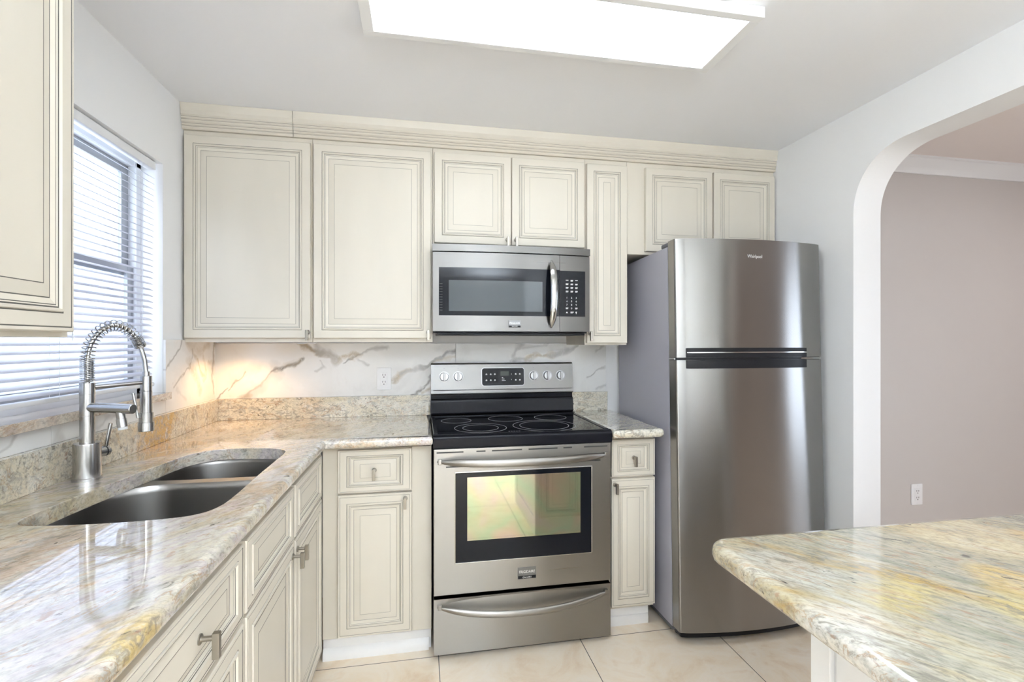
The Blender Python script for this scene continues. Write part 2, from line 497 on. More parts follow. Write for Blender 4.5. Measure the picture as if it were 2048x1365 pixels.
# wall behind the camera with a wide patio opening, and the dining room beyond the arch
mb = MB().box(XW-0.12, DX+0.12, YF-0.12, YF, 0, ZC)
structure('wall_front', mb, M_WALL)
DYW = 2.21
structure('wall_dining', MB().box(XR2, DX+0.12, DYW, DYW+0.12, 0, ZC), M_DINE)
mb = MB().box(DX, DX+0.12, YF, -0.55, 0, ZC).box(DX, DX+0.12, 0.35, DYW, 0, ZC).box(DX, DX+0.12, -0.55, 0.35, 0, 0.35).box(DX, DX+0.12, -0.55, 0.35, 2.1, ZC)
structure('wall_dining_far', mb, M_DINE)
structure('ceiling_dining', MB().box(XR2, DX+0.12, YF-0.12, DYW+0.12, ZC, ZC+0.1), M_DCEIL)
mb = MB()
mb.box(DX+0.05, DX+0.09, -0.55, -0.51, 0.35, 2.1, 0.003); mb.box(DX+0.05, DX+0.09, 0.31, 0.35, 0.35, 2.1, 0.003)
mb.box(DX+0.05, DX+0.09, -0.51, 0.31, 0.35, 0.39, 0.003); mb.box(DX+0.05, DX+0.09, -0.51, 0.31, 2.06, 2.1, 0.003)
w2 = structure('window_2', mb, M_VINYL)
mesh_obj('window_pane', MB().box(DX+0.068, DX+0.072, -0.51, 0.31, 0.39, 2.06), M_GLASS, w2)
# grey-blue neighbour's wall, added to dim the sky seen between the slats
M_SKYSCREEN = pbr('grey_blue_sky_screen', (0.25, 0.268, 0.305), 0.7); t = NT(M_SKYSCREEN); v = t.obj(scale=(1, 1, 1))
t.bump(t.noise(v, 20, 3), 0.2, 0.01)
structure('wall_sky_screen', MB().box(-3.25, -3.1, -1.5, 9.0, -0.5, 3.7), M_SKYSCREEN)
# crown moulding of the dining room
prof = [(DYW, ZC-0.080), (DYW-0.012, ZC-0.080), (DYW-0.015, ZC-0.068), (DYW-0.024, ZC-0.058), (DYW-0.030, ZC-0.042), (DYW-0.046, ZC-0.022), (DYW-0.052, ZC-0.012), (DYW-0.062, ZC-0.010), (DYW-0.062, ZC), (DYW, ZC)]
structure('trim_1', MB().prism(prof, XR2, DX, 'x'), M_TRIM)
# kitchen window in the left wall
mb = MB()
X0, X1 = XW-0.118, XW-0.088
for y0, y1 in ((WY0, WY0+0.03), (WY1-0.03, WY1)): mb.box(X0, X1+0.012, y0, y1, WZ0, WZ1, 0.002)
mb.box(X0, X1+0.012, WY0, WY1, WZ1-0.028, WZ1, 0.002); mb.box(X0, X1+0.012, WY0, WY1, WZ0, WZ0+0.045, 0.002)
win = structure('window_1', mb, M_VINYL)
def sash(name, x0, x1, z0, z1, fw):
    mb = MB(); y0, y1 = WY0+0.03, WY1-0.03
    mb.box(x0, x1, y0, y0+fw, z0, z1, 0.002); mb.box(x0, x1, y1-fw, y1, z0, z1, 0.002)
    mb.box(x0, x1, y0+fw, y1-fw, z1-fw*0.8, z1, 0.002); mb.box(x0, x1, y0+fw, y1-fw, z0, z0+fw*0.8, 0.002)
    f = mesh_obj('window_frame', mb, M_ALU, win)
    mesh_obj('window_pane', MB().box((x0+x1)/2-0.002, (x0+x1)/2+0.002, y0+fw, y1-fw, z0+fw*0.8, z1-fw*0.8), M_GLASS, f)
sash('upper', X0+0.002, X0+0.014, 1.545, WZ1-0.028, 0.042)
sash('lower', X0+0.016, X0+0.030, WZ0+0.045, 1.585, 0.034)

# ------------------------------------------------------------------ cabinet doors, pulls
def door_mesh(a0, a1, z0, z1, mp, t=0.02, sa=1.0, sz=1.0, edge=True, lw=1.0, back=0.0):
    """raised panel door or drawer front. mp(a, z, n) maps to world; material 0 paint, 1 glaze"""
    mb = MB(); g = 0.0017*lw
    pr = [(0.0, 0.0, 0), (0.0, t-0.003, 0), (0.0025, t, 0)]
    if edge: pr += [(0.0080, t, 0), (0.0080+g, t-0.0007, 1), (0.0080+g+0.0008, t, 0)]
    pr += [(0.0345, t, 0), (0.0345+g, t-0.001, 1), (0.0385, t+0.0025, 0), (0.0425, t+0.0025, 0), (0.0445, t-0.002, 0), (0.0445+g*1.3, t-0.0025, 1),
           (0.0495, t-0.004, 0), (0.0495+g*0.8, t-0.004, 1), (0.0615, t-0.0075, 0), (0.0615+g, t-0.0075, 1), (0.0865, t-0.003, 0), (0.0865+g*0.8, t-0.003, 1)]
    rings = []
    for i, n, mi in pr:
        x0, x1, y0, y1 = a0+i*sa, a1-i*sa, z0+i*sz, z1-i*sz
        rings.append([mp(x0, y0, n+back), mp(x1, y0, n+back), mp(x1, y1, n+back), mp(x0, y1, n+back)])
    bm = mb.bm
    R = [[bm.verts.new(p) for p in r] for r in rings]
    for k in range(1, len(R)):
        for i in range(4):
            j = (i+1) % 4
            f = bm.faces.new((R[k-1][i], R[k-1][j], R[k][j], R[k][i])); f.material_index = pr[k][2]
    bm.faces.new(R[-1]); bm.faces.new(R[0][::-1])
    return mb
FY = lambda Y: (lambda a, z, n: (a, Y-n, z))        # front facing -Y, back of door at Y
FX = lambda X: (lambda a, z, n: (X+n, a, z))        # front facing +X
FYp = lambda Y: (lambda a, z, n: (a, Y+n, z))       # front facing +Y
def door(parent, name, a0, a1, z0, z1, mp, glaze=None, **kw):
    w_, h_ = a1-a0, z1-z0
    kw.setdefault('sa', min(1.0, w_/0.20)); kw.setdefault('sz', min(1.0, h_/0.21))
    return mesh_obj(name, door_mesh(a0, a1, z0, z1, mp, **kw), [M_CREAM, glaze or M_GLAZE2], parent, angle=20)
def pull(parent, a, z, mp, n0, up=0.010, down=0.036):
    """T pull: round rose, post and a short upright bar"""
    mb = MB()
    def P(aa, zz, nn): return Vector(mp(aa, zz, nn))
    mb.tube([P(a, z, n0), P(a, z, n0+0.003), P(a, z, n0+0.004)], [0.0095, 0.0095, 0.008], n=20)
    mb.cyl(P(a, z, n0+0.003), P(a, z, n0+0.024), 0.0046, n=16)
    q = [P(a-0.0055, z-down, n0+0.022), P(a+0.0055, z+up, n0+0.034)]
    lo = [min(q[0][i], q[1][i]) for i in range(3)]; hi = [max(q[0][i], q[1][i]) for i in range(3)]
    mb.box(lo[0], hi[0], lo[1], hi[1], lo[2], hi[2], 0.0012)
    return mesh_obj('handle', mb, M_NICKEL, parent)

# ------------------------------------------------------------------ wall cabinets on the back wall
YFF = 2.275                                          # face frames; doors stand 2 cm proud
DZ1 = 2.172
def carcass(parent, x0, x1, y0, y1, z0, z1, name='body'):
    return mesh_obj(name, MB().box(x0, x1, y0, y1, z0, z1, 0.0015), M_CREAM, parent)
c = thing('wall_cabinet', 'tall cream wall cabinet in the corner beside the window, one raised-panel door', 'cabinet', (-0.73, 2.43, 1.294))
carcass(c, -0.993, -0.4755, YFF, YW-0.001, 1.294, 2.196)
d = door(c, 'door', -0.984, -0.481, 1.312, DZ1, FY(YFF), edge=False); pull(d, -0.490, 1.338, FY(YFF), 0.020)
c = thing('wall_cabinet', 'tall cream wall cabinet left of the microwave, door above the wall outlet', 'cabinet', (-0.21, 2.43, 1.294))
carcass(c, -0.4745, 0.0505, YFF, YW-0.001, 1.294, 2.196)
d = door(c, 'door', -0.468, 0.043, 1.312, DZ1, FY(YFF), edge=False); pull(d, 0.030, 1.340, FY(YFF), 0.020)
c = thing('wall_cabinet', 'short cream two-door cabinet directly above the microwave', 'cabinet', (0.42, 2.43, 1.737))
carcass(c, 0.0515, 0.7875, YFF, YW-0.001, 1.737, 2.196)
d = door(c, 'door', 0.058, 0.4175, 1.754, DZ1, FY(YFF), edge=False); pull(d, 0.399, 1.779, FY(YFF), 0.020)
d = door(c, 'door', 0.4215, 0.782, 1.754, DZ1, FY(YFF), edge=False); pull(d, 0.440, 1.779, FY(YFF), 0.020)
c = thing('wall_cabinet', 'narrow tall cream cabinet between the microwave and the refrigerator', 'cabinet', (0.90, 2.43, 1.280))
carcass(c, 0.7885, 1.0085, YFF, YW-0.001, 1.280, 2.196)
d = door(c, 'door', 0.794, 1.004, 1.290, DZ1-0.003, FY(YFF), edge=False); pull(d, 0.808, 1.337, FY(YFF), 0.020)
c = thing('wall_cabinet', 'short cream two-door cabinet above the refrigerator', 'cabinet', (1.42, 2.43, 1.735))
carcass(c, 1.0095, XR-0.001, YFF, YW-0.001, 1.735, 2.196)
door(c, 'door', 1.103, 1.472, 1.750, DZ1-0.003, FY(YFF), edge=False)
door(c, 'door', 1.479, 1.834, 1.750, DZ1-0.003, FY(YFF), edge=False)
# crown moulding of the cabinets, two lengths meeting above the corner cabinet
def crown(x0, x1, label):
    pr = [(YW-0.01, 2.1965, 0), (2.262, 2.1965, 0), (2.258, 2.203, 0), (2.2595, 2.2085, 0), (2.2605, 2.2105, 1), (2.256, 2.2135, 0), (2.2575, 2.2195, 0), (2.2585, 2.2215, 1), (2.2525, 2.226, 0),
          (2.2535, 2.2345, 0), (2.2545, 2.2365, 1), (2.250, 2.2405, 0), (2.251, 2.2455, 0), (2.2520, 2.2475, 1), (2.2465, 2.254, 0), (2.2475, 2.270, 0), (2.243, 2.285, 0), (2.240, ZC-0.0005, 0), (YW-0.01, ZC-0.0005, 0)]
    mb = MB(); bm = mb.bm
    A = [bm.verts.new((x0, y, z)) for y, z, _ in pr]; B = [bm.verts.new((x1, y, z)) for y, z, _ in pr]
    n = len(pr)
    for i in range(n):
        j = (i+1) % n
        f = bm.faces.new((A[i], A[j], B[j], B[i])); f.material_index = pr[j][2]
    bm.faces.new(A); bm.faces.new(B[::-1])
    o = mesh_obj('crown_moulding', mb, [M_CREAM, M_GLAZE2], angle=20)
    tag(o, label, 'moulding')
crown(-0.993, -0.5535, 'short length of cream crown moulding over the corner cabinet, left of the joint')
crown(-0.5515, XR-0.001, 'long cream crown moulding running above the microwave and refrigerator cabinets')

# wall cabinet on the left wall, close to the camera
XD = -0.685
c = thing('wall_cabinet', 'cream wall cabinet on the left wall hanging nearest the camera, over the sink counter', 'cabinet', (-0.84, 0.7, 1.305))
carcass(c, XW+0.001, XD, 0.30, 1.098, 1.305, 2.25)
door(c, 'door', 0.42, 1.084, 1.315, 2.235, FX(XD), M_GLAZE, lw=1.25, sa=0.85)

# ------------------------------------------------------------------ base cabinets
XLF = -0.398; YBF = 2.065
c = thing('base_cabinet', 'cream sink base cabinet under the sink with two false fronts over two doors', 'cabinet', (-0.7, 1.6, 0))
mb = MB()
mb.box(-0.42, XLF, 1.1475, 2.062, 0.09, 0.874); mb.box(-0.985, -0.42, 1.1475, 1.165, 0.09, 0.874); mb.box(-0.985, -0.42, 1.965, 1.985, 0.09, 0.874)
mb.box(-0.985, -0.42, 1.165, 1.965, 0.09, 0.11)
mesh_obj('body', mb, M_CREAM, c)
mesh_obj('toe_kick', MB().box(-0.46, -0.445, 1.1475, 2.06, 0, 0.09), M_CREAM, c)
door(c, 'drawer_front', 1.153, 1.557, 0.698, 0.858, FX(XLF), M_GLAZE, sz=0.62, lw=1.4)
door(c, 'drawer_front', 1.575, 1.972, 0.698, 0.858, FX(XLF), M_GLAZE, sz=0.62, lw=1.4)
d = door(c, 'door', 1.153, 1.557, 0.100, 0.689, FX(XLF), M_GLAZE, lw=1.4); pull(d, 1.538, 0.655, FX(XLF), 0.020)
d = door(c, 'door', 1.575, 1.972, 0.100, 0.689, FX(XLF), M_GLAZE, lw=1.4); pull(d, 1.594, 0.655, FX(XLF), 0.020)
c = thing('base_cabinet', 'cream drawer cabinet nearest the camera under the left counter, one pull showing', 'cabinet', (-0.7, 0.4, 0))
carcass(c, -0.985, XLF, -0.34, 1.1465, 0.09, 0.874)
mesh_obj('toe_kick', MB().box(-0.46, -0.445, -0.34, 1.1465, 0, 0.09), M_CREAM, c)
d = door(c, 'drawer', 0.61, 1.139, 0.700, 0.858, FX(XLF), M_GLAZE, sz=0.62, lw=1.4); pull(d, 0.931, 0.776, FX(XLF), 0.016)
door(c, 'door', 0.61, 1.139, 0.100, 0.685, FX(XLF), M_GLAZE, lw=1.4)
door(c, 'drawer', -0.33, 0.60, 0.700, 0.858, FX(XLF), M_GLAZE, sz=0.62, lw=1.4); door(c, 'door', -0.33, 0.60, 0.100, 0.685, FX(XLF), M_GLAZE, lw=1.4)
c = thing('base_cabinet', 'cream base cabinet left of the range with drawer, door and wide side fillers', 'cabinet', (-0.18, 2.3, 0))
mesh_obj('body', MB().box(XLF+0.004, 0.041, YBF, 2.58, 0.088, 0.874, 0.001), M_CREAM, c)
d = door(c, 'drawer', -0.333, -0.040, 0.682, 0.856, FY(YBF), sz=0.68); pull(d, -0.190, 0.771, FY(YBF), 0.016)
d = door(c, 'door', -0.333, -0.040, 0.098, 0.674, FY(YBF)); pull(d, -0.066, 0.650, FY(YBF), 0.020)
mb = MB().box(XLF+0.004, 0.040, 2.082, 2.10, 0.0, 0.088); 
mb.prism([(2.064, 0.0), (2.064, 0.018), (2.068, 0.030), (2.076, 0.040), (2.082, 0.044), (2.082, 0.0)], XLF+0.004, 0.030, 'x')
mesh_obj('toe_kick', mb, M_WHITEP, c)
c = thing('base_cabinet', 'narrow cream base cabinet between the range and the refrigerator', 'cabinet', (0.94, 2.3, 0))
mesh_obj('body', MB().box(0.832, 1.046, YBF, 2.58, 0.088, 0.874, 0.001), M_CREAM, c)
d = door(c, 'drawer', 0.836, 1.045, 0.690, 0.856, FY(YBF), sz=0.62, sa=0.8); pull(d, 0.942, 0.773, FY(YBF), 0.016)
d = door(c, 'door', 0.836, 1.045, 0.104, 0.680, FY(YBF), sa=0.85); pull(d, 0.851, 0.656, FY(YBF), 0.020)
mb = MB().box(0.834, 1.032, 2.088, 2.10, 0.0, 0.088)
mb.prism([(2.078, 0.0), (2.078, 0.030), (2.083, 0.040), (2.088, 0.043), (2.088, 0.0)], 0.834, 1.028, 'x')
mesh_obj('toe_kick', mb, M_WHITEP, c)
# peninsula cabinet
c = thing('base_cabinet', 'white panelled cabinet under the separate granite counter in the right foreground', 'cabinet', (1.2, 0.45, 0))
mesh_obj('body', MB().box(0.757, 1.70, 0.12, 0.80, 0.0, 0.874, 0.001), M_WHITEP, c)
mb = MB()
mb.box(0.745, 0.757, 0.775, 0.82, 0.0, 0.874, 0.002); mb.box(0.745, 0.757, 0.12, 0.19, 0.0, 0.874, 0.002)
mb.box(0.745, 0.757, 0.19, 0.775, 0.79, 0.874, 0.002); mb.box(0.745, 0.757, 0.19, 0.775, 0.0, 0.11, 0.002)
mb.box(0.749, 0.757, 0.20, 0.765, 0.12, 0.78, 0.003)
mesh_obj('end_panel', mb, M_WHITEP, c)
for x in (0.78, 1.09, 1.40):
    door(c, 'door', x, x+0.295, 0.11, 0.68, FYp(0.80)); door(c, 'drawer', x, x+0.295, 0.69, 0.856, FYp(0.80), sz=0.65)

# ------------------------------------------------------------------ granite
def slab(poly, z0, z1, hole=None, r=0.019):
    """counter with a rounded front edge; poly CCW"""
    mb = MB(); bm = mb.bm
    zm, hz = (z0+z1)/2, (z1-z0)/2
    rings = []
    K = 9
    for k in range(K+1):
        a = PI/2-PI*k/K
        # full rounded nose, slightly squared
        s_, c_ = math.sin(a), math.cos(a)
        e = 0.8
        z = zm+hz*math.copysign(abs(s_)**e, s_); d = r*(1-abs(c_)**e)
        rings.append([(x, y, z) for x, y in inset(poly, d)])
    R = mb.loft(rings, 0, True, (False, False))
    edges_top = [bm.edges.get((R[0][i], R[0][(i+1) % len(poly)])) for i in range(len(poly))]
    edges_bot = [bm.edges.get((R[-1][i], R[-1][(i+1) % len(poly)])) for i in range(len(poly))]
    if hole:
        HR = [[bm.verts.new((x, y, z)) for x, y in inset(hole, dd)] for dd, z in ((-0.0025, z1), (-0.0007, z1-0.0008), (0, z1-0.003), (0, z0))]
        n = len(hole)
        for a, b in zip(HR, HR[1:]):
            for i in range(n): bm.faces.new((a[i], a[(i+1) % n], b[(i+1) % n], b[i]))
        edges_top += [bm.edges.get((HR[0][i], HR[0][(i+1) % n])) for i in range(n)]
        edges_bot += [bm.edges.get((HR[-1][i], HR[-1][(i+1) % n])) for i in range(n)]
    bmesh.ops.triangle_fill(bm, use_beauty=True, edges=edges_top)
    bmesh.ops.triangle_fill(bm, use_beauty=True, edges=edges_bot)
    mb.keep_sharp = edges_top+edges_bot
    return mb
# cutout of the double sink (seen from above, counter-clockwise)
CUT = spline([(-0.79, 1.170), (-0.66, 1.160), (-0.545, 1.166), (-0.488, 1.185), (-0.462, 1.235), (-0.458, 1.33), (-0.462, 1.50), (-0.463, 1.66), (-0.464, 1.775), (-0.478, 1.828), (-0.525, 1.860), (-0.60, 1.878),
              (-0.66, 1.884), (-0.725, 1.865), (-0.768, 1.818), (-0.785, 1.76), (-0.797, 1.68), (-0.815, 1.54), (-0.833, 1.40), (-0.842, 1.30), (-0.846, 1.23), (-0.832, 1.19)], 5)
G_L = granite('granite_left_counter', 0.86,
    [(0.28, (0.34, 0.31, 0.25)), (0.37, (0.55, 0.47, 0.34)), (0.44, (0.62, 0.57, 0.48)), (0.50, (0.55, 0.49, 0.49)), (0.56, (0.64, 0.60, 0.54)), (0.62, (0.58, 0.44, 0.31)), (0.68, (0.62, 0.53, 0.41)), (0.76, (0.50, 0.46, 0.45))],
    patches=[(-0.90, 1.96, 0.914, 0.15, (0.60, 0.31, 0.09), 0.95), (-0.82, 1.25, 0.914, 0.22, (0.63, 0.54, 0.34), 0.5), (-0.96, 1.80, 0.98, 0.10, (0.55, 0.38, 0.14), 0.7),  # first patch is orange, beside the window corner
             (-0.70, 1.0, 0.914, 0.14, PCH, 0.55), (-0.37, 0.72, 0.895, 0.07, (0.58, 0.42, 0.14), 0.8), (-0.10, 2.2, 0.914, 0.30, (0.78, 0.75, 0.70), 0.7), (-0.60, 2.25, 0.914, 0.36, (0.76, 0.70, 0.62), 0.8)], streak=0.95, speck=0.8, stretch=0.36, blot=17, fine=0.75)  # last two patches lighten the stone to offset the shade under the cabinets
G_S = granite('granite_splash', 0.3,
    [(0.28, (0.47, 0.44, 0.36)), (0.40, (0.66, 0.60, 0.47)), (0.50, CRM), (0.60, WHT), (0.70, (0.62, 0.47, 0.28)), (0.80, CRM)],
    patches=[(-0.966, 2.0, 0.97, 0.20, (0.56, 0.34, 0.09), 0.95), (-0.55, 2.56, 0.97, 0.08, (0.66, 0.48, 0.30), 0.5)], streak=1.0, speck=1.0)  # first patch is orange, on the left upstand
G_P = granite('granite_peninsula', -0.95,
    [(0.26, (0.19, 0.185, 0.13)), (0.37, (0.28, 0.28, 0.21)), (0.45, (0.36, 0.35, 0.29)), (0.52, (0.45, 0.42, 0.32)), (0.60, (0.43, 0.36, 0.22)), (0.68, (0.40, 0.26, 0.07)), (0.78, (0.42, 0.35, 0.23))],
    patches=[(0.70, 0.60, 0.914, 0.060, (0.58, 0.46, 0.16), 0.75), (1.05, 0.76, 0.914, 0.13, (0.78, 0.66, 0.44), 0.6), (0.93, 0.62, 0.914, 0.06, (0.62, 0.44, 0.15), 0.8), (0.60, 0.72, 0.914, 0.10, (0.62, 0.62, 0.60), 0.6),
             (0.85, 0.50, 0.914, 0.07, (0.60, 0.50, 0.20), 0.6), (1.2, 0.7, 0.914, 0.08, (0.66, 0.45, 0.2), 0.6), (0.545, 0.55, 0.895, 0.09, (0.76, 0.75, 0.74), 0.6), (0.955, 0.70, 0.914, 0.013, (0.05, 0.05, 0.05), 0.95)], streak=0.95, speck=1.0, stretch=0.26, quartz=0.35, qcol=(0.60, 0.57, 0.48))
G_R = granite('granite_right_counter', 0.5,
    [(0.28, (0.45, 0.42, 0.33)), (0.40, (0.64, 0.60, 0.49)), (0.52, WHT), (0.62, CRM), (0.72, (0.60, 0.52, 0.36)), (0.80, WHT)], streak=1.0, speck=1.1)
ZT0, ZT1 = 0.876, 0.914
poly = rpoly([(-0.993, -0.35, 0), (-0.365, -0.35, 0.01), (-0.365, 1.975, 0.004), (0.0455, 1.975, 0.004), (0.0455, 2.583, 0), (-0.993, 2.583, 0)], 3)
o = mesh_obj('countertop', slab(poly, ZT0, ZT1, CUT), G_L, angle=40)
tag(o, 'L-shaped polished granite countertop around the sink, running to the range', 'countertop')
poly = rpoly([(0.811, 1.962, 0.006), (1.052, 1.962, 0.018), (1.052, 2.583, 0), (0.811, 2.583, 0)], 4)
tag(mesh_obj('countertop', slab(poly, ZT0, ZT1), G_R, angle=40), 'small granite countertop between the range and the refrigerator', 'countertop')
poly = rpoly([(0.540, 0.02, 0.02), (1.765, 0.02, 0.02), (1.765, 0.862, 0.02), (0.540, 0.862, 0.045)], 6)
tag(mesh_obj('countertop', slab(poly, ZT0, ZT1), G_P, angle=40), 'large yellow-streaked granite counter in the right foreground', 'countertop')
# upstands and window sill
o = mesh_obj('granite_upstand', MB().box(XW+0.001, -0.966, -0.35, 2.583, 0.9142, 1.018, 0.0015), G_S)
tag(o, 'granite upstand along the left wall behind the faucet, orange near the corner', 'upstand')
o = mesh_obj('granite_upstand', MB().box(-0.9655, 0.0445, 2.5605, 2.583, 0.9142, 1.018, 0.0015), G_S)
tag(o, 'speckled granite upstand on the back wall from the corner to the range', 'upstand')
o = mesh_obj('granite_upstand', MB().box(0.811, 1.022, 2.5605, 2.583, 0.9142, 1.018, 0.0015), G_R)
tag(o, 'short granite upstand between the range and the refrigerator', 'upstand')
G_W = granite('granite_sill', 1.4, [(0.30, (0.40, 0.30, 0.25)), (0.42, (0.62, 0.53, 0.45)), (0.55, (0.70, 0.64, 0.56)), (0.70, (0.42, 0.28, 0.23)), (0.8, CRM)], streak=0.8, speck=1.0)
structure('trim_2', MB().box(XW-0.115, -0.962, 1.10, 2.111, 1.072, 1.0995, 0.002), G_W)

# ------------------------------------------------------------------ marble backsplash with drawn veins (pattern of the tile itself)
M_MARBLE = pbr('calacatta_tile', (0.8, 0.8, 0.78), 0.10, spec=0.5); t = NT(M_MARBLE)
at = t.n('ShaderNodeAttribute'); at.attribute_name = 'vein'
sp = t.n('ShaderNodeSeparateColor'); t.l(at.outputs['Color'], sp.inputs[0])
v = t.obj()
cl = t.noise(v, 5, 5, 0.6, 1.0); fn = t.noise(v, 40, 5, 0.65, 1.0)
c = t.mix(t.math('MULTIPLY', t.val(cl, 0.5, 0.75), 0.5), (0.82, 0.815, 0.80), (0.66, 0.65, 0.63))
c = t.mix(t.math('MULTIPLY', sp.outputs[0], t.val(fn, 0.22, 0.5)), c, (0.15, 0.13, 0.115))        # dark vein
c = t.mix(t.math('MULTIPLY', sp.outputs[1], t.val(fn, 0.15, 0.6)), c, (0.44, 0.36, 0.25))         # tan
c = t.mix(t.math('MULTIPLY', sp.outputs[2], 0.9), c, (0.42, 0.41, 0.40))                          # grey smoke
t.color(c)
rng = np.random.default_rng(3)
def smooth_noise(shape, cells, seed):
    r = np.random.default_rng(seed).random((cells[0]+2, cells[1]+2))
    y = np.linspace(0, cells[0], shape[0]); x = np.linspace(0, cells[1], shape[1])
    yi = y.astype(int); xi = x.astype(int); fy = (y-yi)[:, None]; fx = (x-xi)[None, :]
    fy = fy*fy*(3-2*fy); fx = fx*fx*(3-2*fx)
    a = r[np.ix_(yi, xi)]; b = r[np.ix_(yi, xi+1)]; c_ = r[np.ix_(yi+1, xi)]; d_ = r[np.ix_(yi+1, xi+1)]
    return a*(1-fy)*(1-fx)+b*(1-fy)*fx+c_*fy*(1-fx)+d_*fy*fx
def veined_panel(name, a0, a1, z0, z1, mp, thick, veins, step=0.0035, seams=(), parent=None):
    na, nz = int((a1-a0)/step)+1, int((z1-z0)/step)+1
    A = np.linspace(a0, a1, na); Z = np.linspace(z0, z1, nz)
    AA, ZZ = np.meshgrid(A, Z)
    w1 = smooth_noise(AA.shape, (max(2, int((z1-z0)/0.05)), max(2, int((a1-a0)/0.05))), 5)-0.5
    w2 = smooth_noise(AA.shape, (max(2, int((z1-z0)/0.015)), max(2, int((a1-a0)/0.015))), 6)-0.5
    w3 = smooth_noise(AA.shape, (max(2, int((z1-z0)/0.04)), max(2, int((a1-a0)/0.04))), 8)
    PA = AA+w1*0.022+w2*0.010; PZ = ZZ+np.roll(w1, 17, 1)*0.022+np.roll(w2, 9, 1)*0.010
    col = np.zeros((nz, na, 4), np.float32); col[..., 3] = 1
    for pts, width, ch, amt in veins:
        best = np.full(AA.shape, 9.0)
        for (xa, za), (xb, zb) in zip(pts, pts[1:]):
            dx, dz = xb-xa, zb-za; L = dx*dx+dz*dz
            tt = np.clip(((PA-xa)*dx+(PZ-za)*dz)/L, 0, 1)
            best = np.minimum(best, np.hypot(PA-xa-tt*dx, PZ-za-tt*dz))
        wv = width*(0.35+1.3*w3)
        col[..., ch] = np.maximum(col[..., ch], amt*np.clip(1-best/np.maximum(wv, 1e-4), 0, 1)**0.7)
    verts = [mp(a, z, thick) for z in Z for a in A]
    faces = [(j*na+i, j*na+i+1, (j+1)*na+i+1, (j+1)*na+i) for j in range(nz-1) for i in range(na-1)]
    base = len(verts)
    border = [i for i in range(na)]+[j*na+na-1 for j in range(1, nz)]+[(nz-1)*na+i for i in range(na-2, -1, -1)]+[j*na for j in range(nz-2, 0, -1)]
    bcoord = [(A[k % na], Z[k//na]) for k in border]
    verts += [mp(a, z, 0) for a, z in bcoord]
    m_ = len(border)
    for i in range(m_): faces.append((border[i], base+i, base+(i+1) % m_, border[(i+1) % m_]))
    faces.append(tuple(base+i for i in range(m_)))
    me = bpy.data.meshes.new(name); me.from_pydata(verts, [], faces); me.update()
    ca = me.color_attributes.new('vein', 'FLOAT_COLOR', 'POINT')
    buf = np.zeros((len(verts), 4), np.float32); buf[:, 3] = 1; buf[:base] = col.reshape(-1, 4)
    buf[base:] = buf[border]
    ca.data.foreach_set('color', buf.ravel())
    bm = bmesh.new(); bm.from_mesh(me); bmesh.ops.recalc_face_normals(bm, faces=bm.faces); bm.to_mesh(me); bm.free()
    me.materials.append(M_MARBLE)
    o = bpy.data.objects.new(name, me); COL.objects.link(o)
    if parent: o.parent = parent
    return o
VB = [([(-0.990, 1.005), (-0.93, 1.062), (-0.843, 1.151)], 0.006, 0, 0.85), ([(-0.90, 1.10), (-0.843, 1.155), (-0.80, 1.17)], 0.03, 2, 0.35),
      ([(-0.874, 1.015), (-0.80, 1.080), (-0.724, 1.145)], 0.008, 0, 0.55), ([(-0.84, 1.03), (-0.76, 1.10), (-0.700, 1.16)], 0.035, 2, 0.45), ([(-0.885, 1.018), (-0.84, 1.035)], 0.016, 1, 0.9),
      ([(-0.724, 1.145), (-0.652, 1.182), (-0.584, 1.204)], 0.009, 0, 0.95), ([(-0.66, 1.185), (-0.60, 1.20)], 0.016, 1, 0.5),
      ([(-0.61, 1.29), (-0.546, 1.254), (-0.491, 1.231), (-0.443, 1.215), (-0.312, 1.222)], 0.020, 1, 0.95), ([(-0.60, 1.285), (-0.55, 1.258), (-0.50, 1.235)], 0.012, 0, 0.9),
      ([(-0.54, 1.29), (-0.50, 1.24), (-0.44, 1.22)], 0.03, 2, 0.75), ([(-0.503, 1.206), (-0.472, 1.17), (-0.529, 1.148)], 0.010, 2, 0.8), ([(-0.392, 1.19), (-0.312, 1.222)], 0.006, 0, 0.9),
      ([(-0.312, 1.222), (-0.262, 1.255), (-0.173, 1.268)], 0.013, 2, 0.95), ([(-0.329, 1.199), (-0.267, 1.168)], 0.008, 2, 0.8), ([(-0.35, 1.21), (-0.30, 1.225)], 0.014, 1, 0.8),
      ([(-0.153, 1.092), (-0.105, 1.133), (-0.06, 1.15)], 0.016, 1, 0.95), ([(-0.105, 1.133), (0.01, 1.165), (0.06, 1.20), (0.10, 1.217)], 0.012, 2, 0.95), ([(0.0, 1.16), (0.05, 1.19), (0.10, 1.22)], 0.012, 0, 0.9),
      ([(-0.05, 1.018), (0.01, 1.053), (0.05, 1.113)], 0.012, 0, 0.9), ([(0.0, 1.03), (0.05, 1.05)], 0.02, 1, 0.8), ([(-0.20, 1.06), (-0.15, 1.10)], 0.02, 2, 0.3),
      ([(0.02, 1.17), (0.088, 1.209), (0.172, 1.254)], 0.013, 0, 0.9), ([(0.05, 1.19), (0.17, 1.22)], 0.013, 1, 0.6)]
